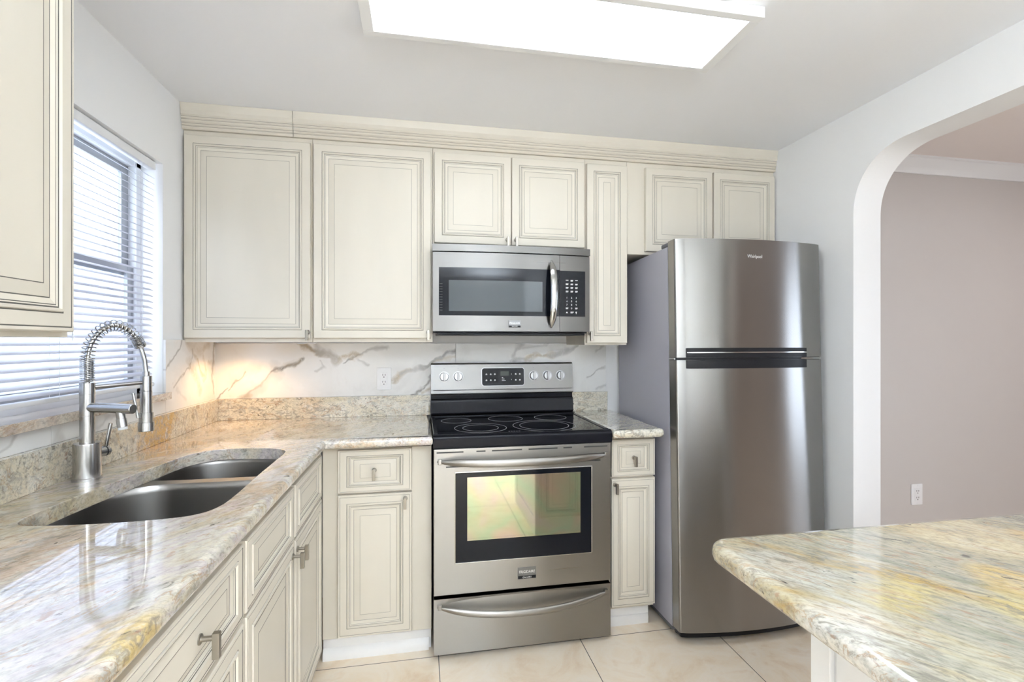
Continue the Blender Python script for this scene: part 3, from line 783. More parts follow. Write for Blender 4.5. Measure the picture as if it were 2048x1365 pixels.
VB2 = [([(0.48, 1.20), (0.58, 1.212), (0.649, 1.222), (0.75, 1.232), (0.85, 1.27)], 0.014, 0, 0.6), ([(0.56, 1.215), (0.66, 1.220), (0.70, 1.228)], 0.024, 1, 0.95), ([(0.488, 1.225), (0.51, 1.25), (0.534, 1.29)], 0.014, 2, 0.9),
       ([(0.69, 1.225), (0.76, 1.24), (0.85, 1.28)], 0.02, 2, 0.7), ([(0.907, 1.096), (0.95, 1.118), (1.001, 1.153)], 0.010, 2, 0.95), ([(0.93, 1.11), (0.955, 1.122)], 0.008, 0, 0.8), ([(0.53, 1.27), (0.60, 1.265), (0.68, 1.28)], 0.010, 2, 0.7), ([(0.97, 1.04), (1.02, 1.06)], 0.008, 2, 0.6),
       ([(0.96, 1.24), (1.0, 1.27)], 0.012, 2, 0.6)]
bs = thing('backsplash', 'white marble-look backsplash with grey and gold veins on the back wall', 'backsplash', (0, 2.58, 1.15))
def relocate(o, parent):
    o.parent = parent; o.location = -Vector(parent.location); return o
relocate(veined_panel('tile', -0.985, 0.1765, 1.0185, 1.288, FY(YW-0.001), 0.009, VB), bs)
relocate(veined_panel('tile', 0.1780, 1.019, 1.0185, 1.288, FY(YW-0.001), 0.009, VB2), bs)
VL = [([(2.56, 1.30), (2.555, 1.234), (2.545, 1.16), (2.538, 1.115), (2.561, 1.04)], 0.012, 0, 0.6), ([(2.57, 1.28), (2.55, 1.2), (2.50, 1.20)], 0.02, 1, 0.6), ([(2.34, 1.26), (2.33, 1.228), (2.305, 1.186), (2.252, 1.147), (2.165, 1.113)], 0.006, 0, 0.6),
      ([(2.245, 1.30), (2.226, 1.27), (2.165, 1.234), (2.115, 1.196)], 0.006, 0, 0.65), ([(2.315, 1.262), (2.36, 1.23), (2.386, 1.216), (2.411, 1.17), (2.46, 1.14)], 0.010, 1, 0.7), ([(2.31, 1.20), (2.37, 1.14), (2.42, 1.08)], 0.03, 1, 0.5),
      ([(2.30, 1.28), (2.40, 1.25), (2.50, 1.28)], 0.03, 1, 0.45), ([(2.44, 1.24), (2.47, 1.17), (2.45, 1.12)], 0.015, 1, 0.5), ([(2.20, 1.10), (2.28, 1.06)], 0.01, 2, 0.4)]
bl = thing('backsplash', 'marble-look backsplash on the left wall around the window sill and in the corner', 'backsplash', (-0.99, 2.3, 1.1))
FXL = FX(XW+0.001)
relocate(veined_panel('tile', 2.1125, 2.5755, 1.0185, 1.304, FXL, 0.009, VL), bl)
VS = [([(1.26, 1.0), (1.354, 1.034), (1.42, 1.08)], 0.010, 2, 0.7), ([(1.70, 1.03), (1.80, 1.06), (1.9, 1.05)], 0.012, 2, 0.5)]
for a, b in ((0.9075, 1.5155), (1.5170, 2.1110), (0.30, 0.906)):
    relocate(veined_panel('tile', a, b, 1.0185, 1.0715, FXL, 0.009, VS), bl)

# ------------------------------------------------------------------ outlets
def outlet(label, x, z, y, loc_y, wd=0.072, ht=0.115):
    o = thing('wall_outlet', label, 'outlet', (x, loc_y, z))
    pl = mesh_obj('cover_plate', MB().box(x-wd/2, x+wd/2, y-0.006, y, z-ht/2, z+ht/2, 0.003), M_PLASTW, o)
    mb = MB().box(x-0.017, x+0.017, y-0.0085, y-0.005, z-0.034, z+0.034, 0.0015)
    r = mesh_obj('receptacle', mb, M_PLASTW, o)
    mb = MB()
    for dz in (0.017, -0.019):
        for dx in (-0.0065, 0.0065): mb.box(x+dx-0.0012, x+dx+0.0012, y-0.0088, y-0.0080, z+dz-0.001, z+dz+0.008)
        mb.cyl((x, y-0.0088, z+dz-0.008), (x, y-0.0080, z+dz-0.008), 0.0028, n=12)
    mesh_obj('slot', mb, M_SLOT, r)
    for dz in (0.048, -0.048): mesh_obj('screw', MB().cyl((x, y-0.0072, z+dz), (x, y-0.0055, z+dz), 0.0028, n=12), M_PLASTW, pl)
outlet('white outlet on the marble backsplash left of the range', -0.190, 1.1055, YW-0.010, YW-0.010)
outlet('white outlet low on the taupe wall seen through the arch', 2.6775, 0.4565, DYW, DYW)

# ------------------------------------------------------------------ window blind
bl_ = thing('window_blind', 'white horizontal slat blind hanging in the kitchen window, slats half open', 'blind', (-1.02, 1.62, 1.98))
BY0, BY1, BX = 1.132, 2.088, -1.022
mesh_obj('head_rail', MB().box(BX-0.014, BX+0.014, BY0, BY1, 1.958, 1.988, 0.002), M_VINYL, bl_)
mesh_obj('bottom_rail', MB().box(BX-0.011, BX+0.011, BY0, BY1, 1.126, 1.140, 0.004), M_VINYL, bl_)
zs = 1.155; k = 0
TILT = math.radians(27)
while zs < 1.952:
    mb = MB(); ring0 = []; pts = []
    for i in range(7):
        s_ = (i/6-0.5); x = s_*0.025; h = 0.0016*(1-4*s_*s_)
        # room-side edge (x>0) lower than the window-side edge
        pts.append((BX+x*math.cos(TILT)+h*math.sin(TILT), zs-x*math.sin(TILT)+h*math.cos(TILT)))
    top = pts; bot = [(a, b-0.0006) for a, b in pts[::-1]]
    ring = top+bot
    y1 = BY1-0.002-0.018*(1.95-zs)
    mb.loft([[(a, BY0+0.002, b) for a, b in ring], [(a, y1, b) for a, b in ring]])
    mesh_obj('slat', mb, M_SLAT, bl_, angle=50)
    zs += 0.0228; k += 1
for y in (1.27, 1.585, 2.0):
    mb = MB()
    for dx in (-0.0125, 0.0125): mb.tube([(BX+dx, y, 1.13), (BX+dx, y, 1.96)], 0.0006, n=5)
    mesh_obj('ladder_cord', mb, M_VINYL, bl_)
mesh_obj('tilt_wand', MB().tube([(BX+0.02, 1.62, 1.955), (BX+0.022, 1.622, 1.30)], 0.0016, n=8), M_VINYL, bl_)

# ------------------------------------------------------------------ ceiling light
LX0, LX1, LY0, LY1 = -0.180, 1.010, 1.283, 1.590
cl_ = thing('ceiling_light', 'flat rectangular white ceiling light panel with glowing diffuser', 'light', ((LX0+LX1)/2, (LY0+LY1)/2, ZC))
mb = MB(); zb = ZC-0.034
mb.box(LX0, LX1, LY0, LY0+0.026, zb, ZC-0.0005, 0.002); mb.box(LX0, LX1, LY1-0.026, LY1, zb, ZC-0.0005, 0.002)
mb.box(LX0, LX0+0.034, LY0+0.026, LY1-0.026, zb, ZC-0.0005, 0.002); mb.box(LX1-0.034, LX1, LY0+0.026, LY1-0.026, zb, ZC-0.0005, 0.002)
mesh_obj('frame', mb, M_LAMPW, cl_)
mesh_obj('diffuser', MB().box(LX0+0.034, LX1-0.034, LY0+0.026, LY1-0.026, zb+0.003, zb+0.008), M_PANEL, cl_)

# short white cable clipped under the wall cabinets
cb = spline([(-0.548, 1.2935), (-0.540, 1.2885), (-0.515, 1.2875), (-0.497, 1.2915), (-0.485, 1.2880), (-0.468, 1.2890), (-0.462, 1.2935)], 5, closed=False)
tag(mesh_obj('cable', MB().tube([(a, 2.292, b) for a, b in cb], 0.0016, n=8), M_PLASTW), 'thin white cable looped under the two tall wall cabinets left of the microwave', 'cable')
# ------------------------------------------------------------------ sink
sk = thing('kitchen_sink', 'stainless undermount double-bowl sink set into the granite', 'sink', (-0.66, 1.52, 0.7))
NEAR = rpoly([(-0.862, 1.150, 0.055), (-0.452, 1.150, 0.07), (-0.452, 1.592, 0.06), (-0.875, 1.592, 0.15)], 8)
FAR = spline([(-0.50, 1.632), (-0.465, 1.650), (-0.452, 1.70), (-0.454, 1.80), (-0.475, 1.862), (-0.535, 1.897), (-0.64, 1.910), (-0.74, 1.893), (-0.795, 1.845), (-0.818, 1.77), (-0.826, 1.69), (-0.800, 1.645), (-0.74, 1.632), (-0.6, 1.632)], 5)
ZR = 0.8755
def bowl(poly, depth):
    mb = MB()
    rings = []
    for ins, z in ((0.0, ZR), (0.0, ZR-0.001), (0.003, ZR-0.006), (0.006, ZR-0.02), (0.012, ZR-depth*0.6), (0.020, ZR-depth+0.03), (0.032, ZR-depth+0.010), (0.055, ZR-depth), ):
        rings.append([(x, y, z) for x, y in inset(poly, ins)])
    cx = sum(p[0] for p in poly)/len(poly); cy = sum(p[1] for p in poly)/len(poly)
    rings.append([(cx+(x-cx)*0.2, cy+(y-cy)*0.2, ZR-depth-0.006) for x, y in poly])
    mb.loft(rings, 0, True, (False, True))
    return mb, (cx, cy, ZR-depth-0.006)
for poly, dp in ((NEAR, 0.20), (FAR, 0.18)):
    mb, cc = bowl(poly, dp)
    b = mesh_obj('bowl', mb, M_SINK, sk, angle=60)
    dm = MB(); dm.ring(cc[:2], 0.030, 0.045, cc[2]-0.002, cc[2]+0.003, n=32); dm.cyl((cc[0], cc[1], cc[2]-0.004), (cc[0], cc[1], cc[2]+0.001), 0.031, n=32)
    mesh_obj('drain', dm, M_CHROME, b)
mb = MB(); bm = mb.bm
outer = [(-0.90, 1.125), (-0.432, 1.125), (-0.432, 1.935), (-0.90, 1.935)]
es = []
for pl in (outer, NEAR, FAR):
    vs = [bm.verts.new((x, y, ZR)) for x, y in pl]
    es += [bm.edges.new((vs[i], vs[(i+1) % len(vs)])) for i in range(len(vs))]
bmesh.ops.triangle_fill(bm, use_beauty=True, edges=es)
mesh_obj('flange', mb, M_SINK, sk)

# ------------------------------------------------------------------ faucet
FXc, FYc = -0.914, 1.540
fc = thing('faucet', 'brushed nickel spring-neck kitchen faucet standing behind the sink', 'faucet', (FXc, FYc, 0.914))
mb = MB()
mb.tube([(FXc, FYc, z) for z in (0.9142, 0.920, 0.9205, 0.921, 1.012, 1.0155)], [0.034, 0.034, 0.0325, 0.031, 0.031, 0.030], n=40)
mesh_obj('base', mb, M_FAUCET, fc)
mb = MB()
mb.tube([(FXc, FYc, z) for z in (1.015, 1.090, 1.0905, 1.092, 1.0925, 1.15, 1.1505, 1.182)], [0.0170, 0.0170, 0.0166, 0.0166, 0.0170, 0.0170, 0.0175, 0.0175], n=32)
mesh_obj('stem', mb, M_FAUCET, fc)
# spring neck, in the upright plane towards the spray head
DH = Vector((0.56, 0.828, 0)); HEAD = 0.150
def arc_pt(s):
    """hose centre line: up, over and down to the head; s in 0..1"""
    ctl = [(0.0, 1.182), (0.0, 1.215), (0.0, 1.250), (0.008, 1.290), (0.030, 1.326), (0.062, 1.344), (0.094, 1.336), (0.120, 1.310), (0.136, 1.275), (0.146, 1.235), (0.150, 1.185)]
    return ctl
ctl = spline(arc_pt(0), 14, closed=False)
path = [Vector((FXc, FYc, 0))+DH*a+Vector((0, 0, z)) for a, z in ctl]
mesh_obj('hose', MB().tube(path, 0.0066, n=14), M_CHROME, fc)
# coil: dense at the bottom, open over the bend; stops at the collar
L = [0.0]
for a, b in zip(path, path[1:]): L.append(L[-1]+(b-a).length)
def at_len(d):
    for i in range(len(L)-1):
        if L[i+1] >= d:
            f = (d-L[i])/max(1e-9, L[i+1]-L[i]); p = path[i].lerp(path[i+1], f); tg = (path[i+1]-path[i]).normalized(); return p, tg
    return path[-1], (path[-1]-path[-2]).normalized()
end = 0.735*L[-1]
turns = []; d = 0.002
side = Vector((-DH.y, DH.x, 0))
coil = []; ph = 0.0
while d < end:
    pitch = 0.0048 if d < 0.062 else (0.0048+0.0070*min(1, (d-0.062)/0.01) if d < end-0.03 else 0.0045)
    for q in range(12):
        p, tg = at_len(d)
        nrm = tg.cross(side).normalized()
        coil.append(p+(side*math.cos(ph)+nrm*math.sin(ph))*0.0156)
        ph += 2*PI/12; d += pitch/12
mesh_obj('spring', MB().tube(coil, 0.00155, n=6), M_CHROME, fc)
p, tg = at_len(end)
mesh_obj('collar', MB().cyl(p-tg*0.004, p+tg*0.008, 0.0155, n=24, bev=0.002), M_FAUCET, fc)
# docking arm and spray head
H = Vector((FXc, FYc, 0))+DH*HEAD
mb = MB(); mb.cyl((FXc, FYc, 1.168), (H.x, H.y, 1.172), 0.0058, n=16); mb.cyl((H.x, H.y, 1.145), (H.x, H.y, 1.192), 0.0150, n=24, bev=0.001)
mesh_obj('docking_arm', mb, M_FAUCET, fc)
mb = MB()
mb.tube([(H.x, H.y, z) for z in (1.205, 1.1452, 1.145, 1.080, 1.0795, 1.052, 1.0515, 1.050, 1.0495, 1.024, 1.0225)], [0.009, 0.010, 0.0155, 0.0158, 0.0185, 0.0185, 0.0180, 0.0180, 0.0205, 0.0212, 0.0195], n=32)
mb.box(H.x-0.004, H.x+0.004, H.y-0.030, H.y-0.012, 1.1455, 1.1475, 0.0005)
mesh_obj('spray_head', mb, M_FAUCET, fc)
mesh_obj('spray_lever', MB().tube([(H.x-0.030, H.y-0.010, 1.140), (H.x-0.022, H.y-0.014, 1.105), (H.x-0.014, H.y-0.016, 1.065)], 0.0042, n=12), M_CHROME, fc)
# pot-filler spout with its tilted nozzle
AD = Vector((0.965, -0.26, 0)).normalized(); A0 = Vector((FXc, FYc, 1.1135)); A1 = A0+AD*0.137+Vector((0, 0, -0.003))
mb = MB(); mb.tube([A0, A0+AD*0.02, A1-AD*0.0015, A1], [0.0130, 0.0135, 0.0135, 0.0120], n=28)
mesh_obj('spout', mb, M_FAUCET, fc)
B0 = A0+AD*0.098+Vector((0, 0, -0.008)); BD = Vector((0.16, -0.05, -1)).normalized()
mb = MB(); mb.tube([B0, B0+BD*0.022, B0+BD*0.0225, B0+BD*0.046], [0.0105, 0.0108, 0.0122, 0.0122], n=24)
nz = mesh_obj('nozzle', mb, M_FAUCET, fc)
mesh_obj('aerator', MB().cyl(B0+BD*0.046, B0+BD*0.053, 0.0112, n=24), M_FROST, nz)
# side handle
S0 = Vector((FXc, FYc, 0.982)); SD = Vector((0.35, 0.94, 0)).normalized()
mb = MB(); mb.cyl(S0+SD*0.028, S0+SD*0.058, 0.0145, n=24, bev=0.001)
hd = mesh_obj('handle', mb, M_FAUCET, fc)
mesh_obj('seal_ring', MB().cyl(S0+SD*0.046, S0+SD*0.049, 0.0149, n=24), M_BPLAST, hd)
S1 = S0+SD*0.052+Vector((0, 0, 0.010))
mesh_obj('lever', MB().tube([S1, S1+Vector((0.010, 0.004, 0.068))], 0.0050, n=14), M_CHROME, hd)

# ------------------------------------------------------------------ range
XL, XE = 0.0476, 0.8076; YFR = 1.986
rg = thing('range', 'stainless steel electric range with black glass cooktop between the base cabinets', 'range', ((XL+XE)/2, 2.28, 0))
mesh_obj('body', MB().box(XL+0.004, XE-0.004, YFR+0.042, 2.545, 0.022, 0.884, 0.001), M_BPLAST, rg)
for x in (0.100, 0.752):
    for y in (2.04, 2.48): mesh_obj('foot', MB().cyl((x, y, 0.0), (x, y, 0.024), 0.016, n=16), M_BPLAST, rg)
# cooktop: black frame with raised rim round a glass plate
mb = MB()
prof = [(1.984, 0.860), (1.976, 0.864), (1.973, 0.872), (1.973, 0.898), (1.977, 0.909), (1.986, 0.915), (2.000, 0.9165), (2.012, 0.914), (2.012, 0.884), (2.03, 0.870), (2.03, 0.860)]
mb.prism(prof, XL-0.001, XE+0.001, 'x')
mb.box(XL-0.001, XL+0.020, 2.012, 2.50, 0.885, 0.9165, 0.004); mb.box(XE-0.020, XE+0.001, 2.012, 2.50, 0.885, 0.9165, 0.004)
mb.box(XL-0.001, XE+0.001, 2.480, 2.548, 0.885, 0.9185, 0.004)
mesh_obj('cooktop_frame', mb, M_BLACK, rg)
gl = mesh_obj('cooktop_glass', MB().box(XL+0.0195, XE-0.0195, 2.0115, 2.481, 0.890, 0.9135), M_BGLASS, rg)
def burner(cx, cy, radii):
    mb = MB()
    for r in radii: mb.ring((cx, cy), r-0.0009, r+0.0009, 0.9136, 0.9139, n=72)
    mesh_obj('burner', mb, M_RING, gl)
burner(0.258, 2.140, (0.115, 0.079)); burner(0.552, 2.152, (0.143, 0.112)); burner(0.165, 2.355, (0.072,)); burner(0.410, 2.375, (0.085,)); burner(0.640, 2.372, (0.080,))
mb = MB()
for k in range(5): mb.box(0.365+0.011*k, 0.372+0.011*k, 2.033, 2.0355, 0.9135, 0.9138)
mesh_obj('cooktop_marking', mb, M_RING, gl)
# backguard: black riser below, steel control panel above
mb = MB()
mb.prism([(2.5495, 0.9185), (2.5495, 1.03), (2.530, 1.03), (2.531, 1.000), (2.520, 0.996), (2.516, 0.985), (2.508, 0.930), (2.512, 0.9225), (2.52, 0.9185)], XL+0.001, XE-0.001, 'x')
mesh_obj('backguard_riser', mb, M_BLACK, rg)
YB0 = 2.5165                                          # face of the control panel at its lower edge; it leans back a little
def pan(x, z, n): return (x, YB0+(z-1.03)*0.10-n, z)
mb = MB()
mb.prism([(2.5585, 1.022), (2.5585, 1.184), (2.541, 1.185), (2.534, 1.1815), (2.5305, 1.176), (YB0, 1.034), (YB0+0.001, 1.027), (YB0+0.006, 1.022)], XL, XE, 'x')
mb.box(XL+0.012, XE-0.012, 2.507, 2.519, 1.0455, 1.0475, mi=1)
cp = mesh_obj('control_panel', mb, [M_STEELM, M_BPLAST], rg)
for x in (0.115, 0.187, 0.590, 0.665, 0.738):
    z = 1.1145; mb = MB()
    c0 = Vector(pan(x, z, -0.002)); nn = Vector((0, -1, 0.1)).normalized()
    mb.tube([c0, c0+nn*0.006, c0+nn*0.0062, c0+nn*0.018, c0+nn*0.020], [0.0265, 0.0265, 0.0235, 0.0215, 0.0195], n=32)
    q = c0+nn*0.019
    mb.box(q.x-0.0055, q.x+0.0055, q.y-0.010, q.y+0.003, q.z-0.0225, q.z+0.0225, 0.002)
    kb = mesh_obj('knob', mb, M_KNOB, cp)
    mb = MB()
    for a in range(11):
        th_ = math.radians(-150+30*a)
        px_, pz_ = x+0.0325*math.sin(th_), z+0.0325*math.cos(th_)
        y_ = pan(px_, pz_, 0.0006)[1]
        mb.box(px_-0.0008, px_+0.0008, y_, y_+0.001, pz_-0.0008, pz_+0.0008)
    y_ = pan(x, z+0.042, 0.0006)[1]; mb.box(x-0.003, x+0.003, y_, y_+0.001, z+0.040, z+0.0445)
    y_ = pan(x, z-0.05, 0.0006)[1]
    for (a, b, c_, d_) in ((-0.007, 0.007, -0.057, -0.0562), (-0.007, 0.007, -0.0468, -0.046), (-0.007, -0.0062, -0.057, -0.046), (0.0062, 0.007, -0.057, -0.046)):
        mb.box(x+a, x+b, y_, y_+0.001, z+c_, z+d_)
    mb.box(x-0.005, x-0.001, y_, y_+0.001, z-0.055, z-0.051)
    mesh_obj('knob_marking', mb, M_DPRINT, cp)
mb = MB()
rr = rrect(0.312, 0.537, 1.066, 1.157, 0.012, 5)
mb.loft([[pan(a, b, -0.004) for a, b in rr], [pan(a, b, 0.0015) for a, b in rr]])
dp = mesh_obj('display', mb, M_BGLASS, cp)
mb = MB(); rr2 = rrect(0.309, 0.540, 1.063, 1.160, 0.014, 5)
mb.loft([[pan(a, b, -0.003) for a, b in rr2], [pan(a, b, 0.0008) for a, b in rr2]])
mesh_obj('display_bezel', mb, M_KNOB, cp)
mb = MB(); mb.loft([[pan(a, b, 0.0014) for a, b in rrect(0.410, 0.455, 1.117, 1.140, 0.001, 1)], [pan(a, b, 0.0018) for a, b in rrect(0.410, 0.455, 1.117, 1.140, 0.001, 1)]])
mesh_obj('clock_screen', mb, M_LCD, dp)
mb = MB()
def mark(x0, x1, z0, z1):
    rr = [(x0, z0), (x1, z0), (x1, z1), (x0, z1)]
    mb.loft([[pan(a, b, 0.0014) for a, b in rr], [pan(a, b, 0.0019) for a, b in rr]])
for x, z in ((0.335, 1.125), (0.358, 1.125), (0.380, 1.125), (0.335, 1.094), (0.358, 1.094), (0.380, 1.094), (0.492, 1.125), (0.514, 1.125), (0.492, 1.094), (0.514, 1.094)):
    mb = MB(); mark(x-0.004, x+0.004, z-0.004, z-0.0025); mark(x-0.0025, x+0.0025, z-0.001, z+0.0035); mark(x-0.0045, x-0.0032, z-0.001, z+0.0015); mark(x+0.0032, x+0.0045, z-0.001, z+0.0015)
    mesh_obj('button_marking', mb, M_WPRINT, dp)
for x, z in ((0.469, 1.125), (0.469, 1.096)):
    mb = MB(); mark(x-0.001, x+0.001, z-0.002, z+0.002); mesh_obj('button_marking', mb, M_WPRINT, dp)
mb = MB()
for z, wd in ((1.107, 0.007), (1.099, 0.014), (1.091, 0.021)): mark(0.417, 0.417+wd, z-0.0013, z+0.0013)
mesh_obj('button_marking', mb, M_WPRINT, dp)
# oven door
mb = MB()
z0, z1 = 0.262, 0.858
rr = rrect(XL+0.001, XE-0.001, z0, z1, 0.004, 3)
WX0, WX1, WZa, WZb = 0.1365, 0.7185, 0.391, 0.758
mb.box(XL+0.001, XE-0.001, YFR+0.006, YFR+0.040, z0, z1)
mb.box(XL+0.001, WX0, YFR, YFR+0.007, z0, z1, 0.0025); mb.box(WX1, XE-0.001, YFR, YFR+0.007, z0, z1, 0.0025)
mb.box(WX0-0.003, WX1+0.003, YFR, YFR+0.007, z0, WZa, 0.0025); mb.box(WX0-0.003, WX1+0.003, YFR, YFR+0.007, WZb, z1, 0.0025)
od = mesh_obj('oven_door', mb, M_STEEL, rg)
mb = MB()
fr = 0.004
mb.box(WX0-fr, WX0, YFR-0.002, YFR+0.004, WZa-fr, WZb+fr, 0.0012); mb.box(WX1, WX1+fr, YFR-0.002, YFR+0.004, WZa-fr, WZb+fr, 0.0012)
mb.box(WX0-fr, WX1+fr, YFR-0.002, YFR+0.004, WZa-fr, WZa, 0.0012); mb.box(WX0-fr, WX1+fr, YFR-0.002, YFR+0.004, WZb, WZb+fr, 0.0012)
mesh_obj('window_trim', mb, M_CHROME, od)
wg = mesh_obj('oven_window', MB().box(WX0, WX1, YFR+0.001, YFR+0.006, WZa, WZb), M_BGLASS, od)
mesh_obj('inner_glass', MB().box(0.1845, 0.670, YFR-0.0002, YFR+0.0014, 0.478, 0.7385), M_OVENG, wg)
for a, b, z in ((0.060, 0.169, 0.8445), (0.222, 0.260, 0.8445), (0.287, 0.414, 0.8445), (0.442, 0.568, 0.8445), (0.594, 0.632, 0.8445), (0.686, 0.792, 0.8445), (0.098, 0.175, 0.785), (0.690, 0.760, 0.785)):
    mesh_obj('door_slot', MB().box(a, b, YFR-0.0003, YFR+0.004, z-0.0028, z+0.0028), M_INSIDE, od)  # vents, then two dark strips for the gaps under the handle ends
def bow(x0, x1, zc, out, h, sag, parent):
    """bowed flat handle, ends swept back into the face"""
    mb = MB(); rings = []
    N = 36
    for i in range(N+1):
        s_ = -1+2*i/N; x = (x0+x1)/2+s_*(x1-x0)/2
        k_ = 1-abs(s_)**2.6
        y = YFR-0.004-out*k_; z = zc-sag*(1-s_*s_)
        e = max(0.12, (1-abs(s_)**9)); hh = h/2*e; dd = 0.009*e
        rings.append([(x, y+dd*math.cos(a), z+hh*math.sin(a)) for a in (2*PI*q/16 for q in range(16))])
    mb.loft(rings)
    for xx in (x0+0.012, x1-0.012): mb.box(xx-0.008, xx+0.008, YFR-0.012, YFR+0.003, zc-h*0.36, zc+h*0.36, 0.003)
    return mesh_obj('handle', mb, M_STEEL, parent)
bow(0.061, 0.796, 0.8085, 0.046, 0.032, 0.006, od)
def badge(x, z, y, wd, ht, parent):
    mb = MB().box(x-wd/2, x+wd/2, y-0.004, y+0.001, z-ht/2, z+ht/2, 0.001, 0)
    mb.box(x-wd/2+0.001, x+wd/2-0.001, y-0.0048, y-0.0035, z-ht/2+0.001, z-ht*0.22, 0, 1)
    b = mesh_obj('badge', mb, [M_BADGE, M_BPLAST], parent)
    mb = MB(); letters(mb, 'FRIGIDAIRE', ht*0.34, x, z+ht*0.12, y-0.0044, 0, wd*0.86); letters(mb, 'GALLERY', ht*0.20, x, z-ht*0.36, y-0.0053, 0, wd*0.5)
    mesh_obj('lettering', mb, M_WPRINT, b)
badge(0.4345, 0.3265, YFR, 0.078, 0.047, od)
# storage drawer
mb = MB()
mb.box(XL+0.001, XE-0.001, YFR+0.004, YFR+0.040, 0.022, 0.248, 0.001)
# scooped face: a grid that dips in above the handle
nx, nz_ = 48, 24
G = []
for j in range(nz_+1):
    row = []
    for i in range(nx+1):
        x = XL+0.001+(XE-XL-0.002)*i/nx; z = 0.022+0.226*j/nz_
        s_ = (x-(XL+XE)/2)/0.375
        lim = 0.222-0.046*(1-s_*s_) if abs(s_) < 1 else 1
        dip = 0.0
        if abs(s_) < 1 and z > lim-0.02: dip = 0.020*(1-s_*s_)**0.8*min(1, (z-lim+0.02)/0.03)*max(0.0, min(1, (0.247-z)/0.03))
        row.append(mb.bm.verts.new((x, YFR+dip*0.8, z)))
    G.append(row)
for j in range(nz_):
    for i in range(nx): mb.bm.faces.new((G[j][i], G[j][i+1], G[j+1][i+1], G[j+1][i]))
bord = [G[0][i] for i in range(nx+1)]+[G[j][nx] for j in range(1, nz_+1)]+[G[nz_][i] for i in range(nx-1, -1, -1)]+[G[j][0] for j in range(nz_-1, 0, -1)]
bk = [mb.bm.verts.new((v_.co.x, YFR+0.022, v_.co.z)) for v_ in bord]
for i in range(len(bord)): mb.bm.faces.new((bord[i], bord[(i+1) % len(bord)], bk[(i+1) % len(bk)], bk[i]))
dr = mesh_obj('drawer', mb, M_STEEL, rg, angle=25)
bow(0.061, 0.796, 0.2175, 0.034, 0.028, 0.038, dr)

# ------------------------------------------------------------------ microwave
mw = thing('microwave', 'stainless steel over-the-range microwave hung under the short cabinet', 'microwave', (0.416, 2.4, 1.335))
MX0, MX1, MYF = 0.0495, 0.7845, 2.192
mesh_obj('body', MB().box(MX0+0.003, MX1-0.003, MYF+0.03, YW-0.002, 1.336, 1.7355, 0.002), M_BPLAST, mw)
def mwy(x):
    s_ = (x-(MX0+MX1)/2)/((MX1-MX0)/2); return MYF-0.020*(1-s_*s_)
def curved(x0, x1, z0, z1, off, thick, mi=0, n=18, mb=None, corner=0.0):
    mb = mb or MB(); xs_ = [x0+(x1-x0)*i/n for i in range(n+1)]
    sec = [(x, mwy(x)-off) for x in xs_]+[(x, mwy(x)-off+thick) for x in xs_[::-1]]
    mb.prism(sec, z0, z1, 'z', mi); return mb
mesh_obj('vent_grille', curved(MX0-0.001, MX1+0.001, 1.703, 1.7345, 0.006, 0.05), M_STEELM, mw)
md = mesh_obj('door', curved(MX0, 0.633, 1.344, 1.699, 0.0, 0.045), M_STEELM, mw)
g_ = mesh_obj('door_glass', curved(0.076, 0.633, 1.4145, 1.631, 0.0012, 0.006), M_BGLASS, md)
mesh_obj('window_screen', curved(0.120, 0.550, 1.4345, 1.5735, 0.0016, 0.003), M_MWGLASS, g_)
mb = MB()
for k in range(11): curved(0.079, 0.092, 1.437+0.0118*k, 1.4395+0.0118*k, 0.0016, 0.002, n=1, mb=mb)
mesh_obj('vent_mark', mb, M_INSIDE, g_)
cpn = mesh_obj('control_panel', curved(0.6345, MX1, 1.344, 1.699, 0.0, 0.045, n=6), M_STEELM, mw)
kp = mesh_obj('keypad', curved(0.6345, 0.7615, 1.4145, 1.6285, 0.0012, 0.006, n=6), M_BGLASS, cpn)
def key():
    return mesh_obj('key_marking', mb, M_WPRINT, kp)
for r, z in enumerate((1.583, 1.566, 1.549, 1.532)):
    for q, x in enumerate((0.6690, 0.6925, 0.7155)):
        y = mwy(x)-0.0016; mb = MB()
        mb.box(x-0.0075, x+0.0075, y, y+0.001, z+0.0004, z+0.0028)
        if r > 0 or q == 1: mb.box(x-0.0060, x+0.0060, y, y+0.001, z-0.0036, z-0.0012)
        key()
for r, row in enumerate(('123', '456', '789')):
    for q, ch in enumerate(row):
        x = (0.6690, 0.6925, 0.7155)[q]; mb = letters(MB(), ch, 0.011, x, 1.502-0.0165*r, mwy(x)-0.0017); key()
mb = letters(MB(), '0', 0.011, 0.6925, 1.4525, mwy(0.6925)-0.0017); key()
for x in (0.669, 0.7155):
    y = mwy(x)-0.0016
    mb = MB().box(x-0.007, x+0.007, y, y+0.001, 1.4535, 1.4560).box(x-0.005, x+0.005, y, y+0.001, 1.4495, 1.452); key()
y = mwy(0.669)-0.0016; mb = MB().prism([(0.664, 1.430), (0.674, 1.430), (0.669, 1.438)], y, y+0.001, 'y'); key()
y = mwy(0.7155)-0.0016; mb = MB().prism(rrect(0.7125, 0.7185, 1.431, 1.438, 0.0028, 3), y, y+0.001, 'y').box(0.7143, 0.7167, y, y+0.001, 1.427, 1.4305); key()
y = mwy(0.692)-0.0016; mb = MB().box(0.682, 0.703, y, y+0.001, 1.4345, 1.437).box(0.687, 0.698, y, y+0.001, 1.430, 1.4325); key()
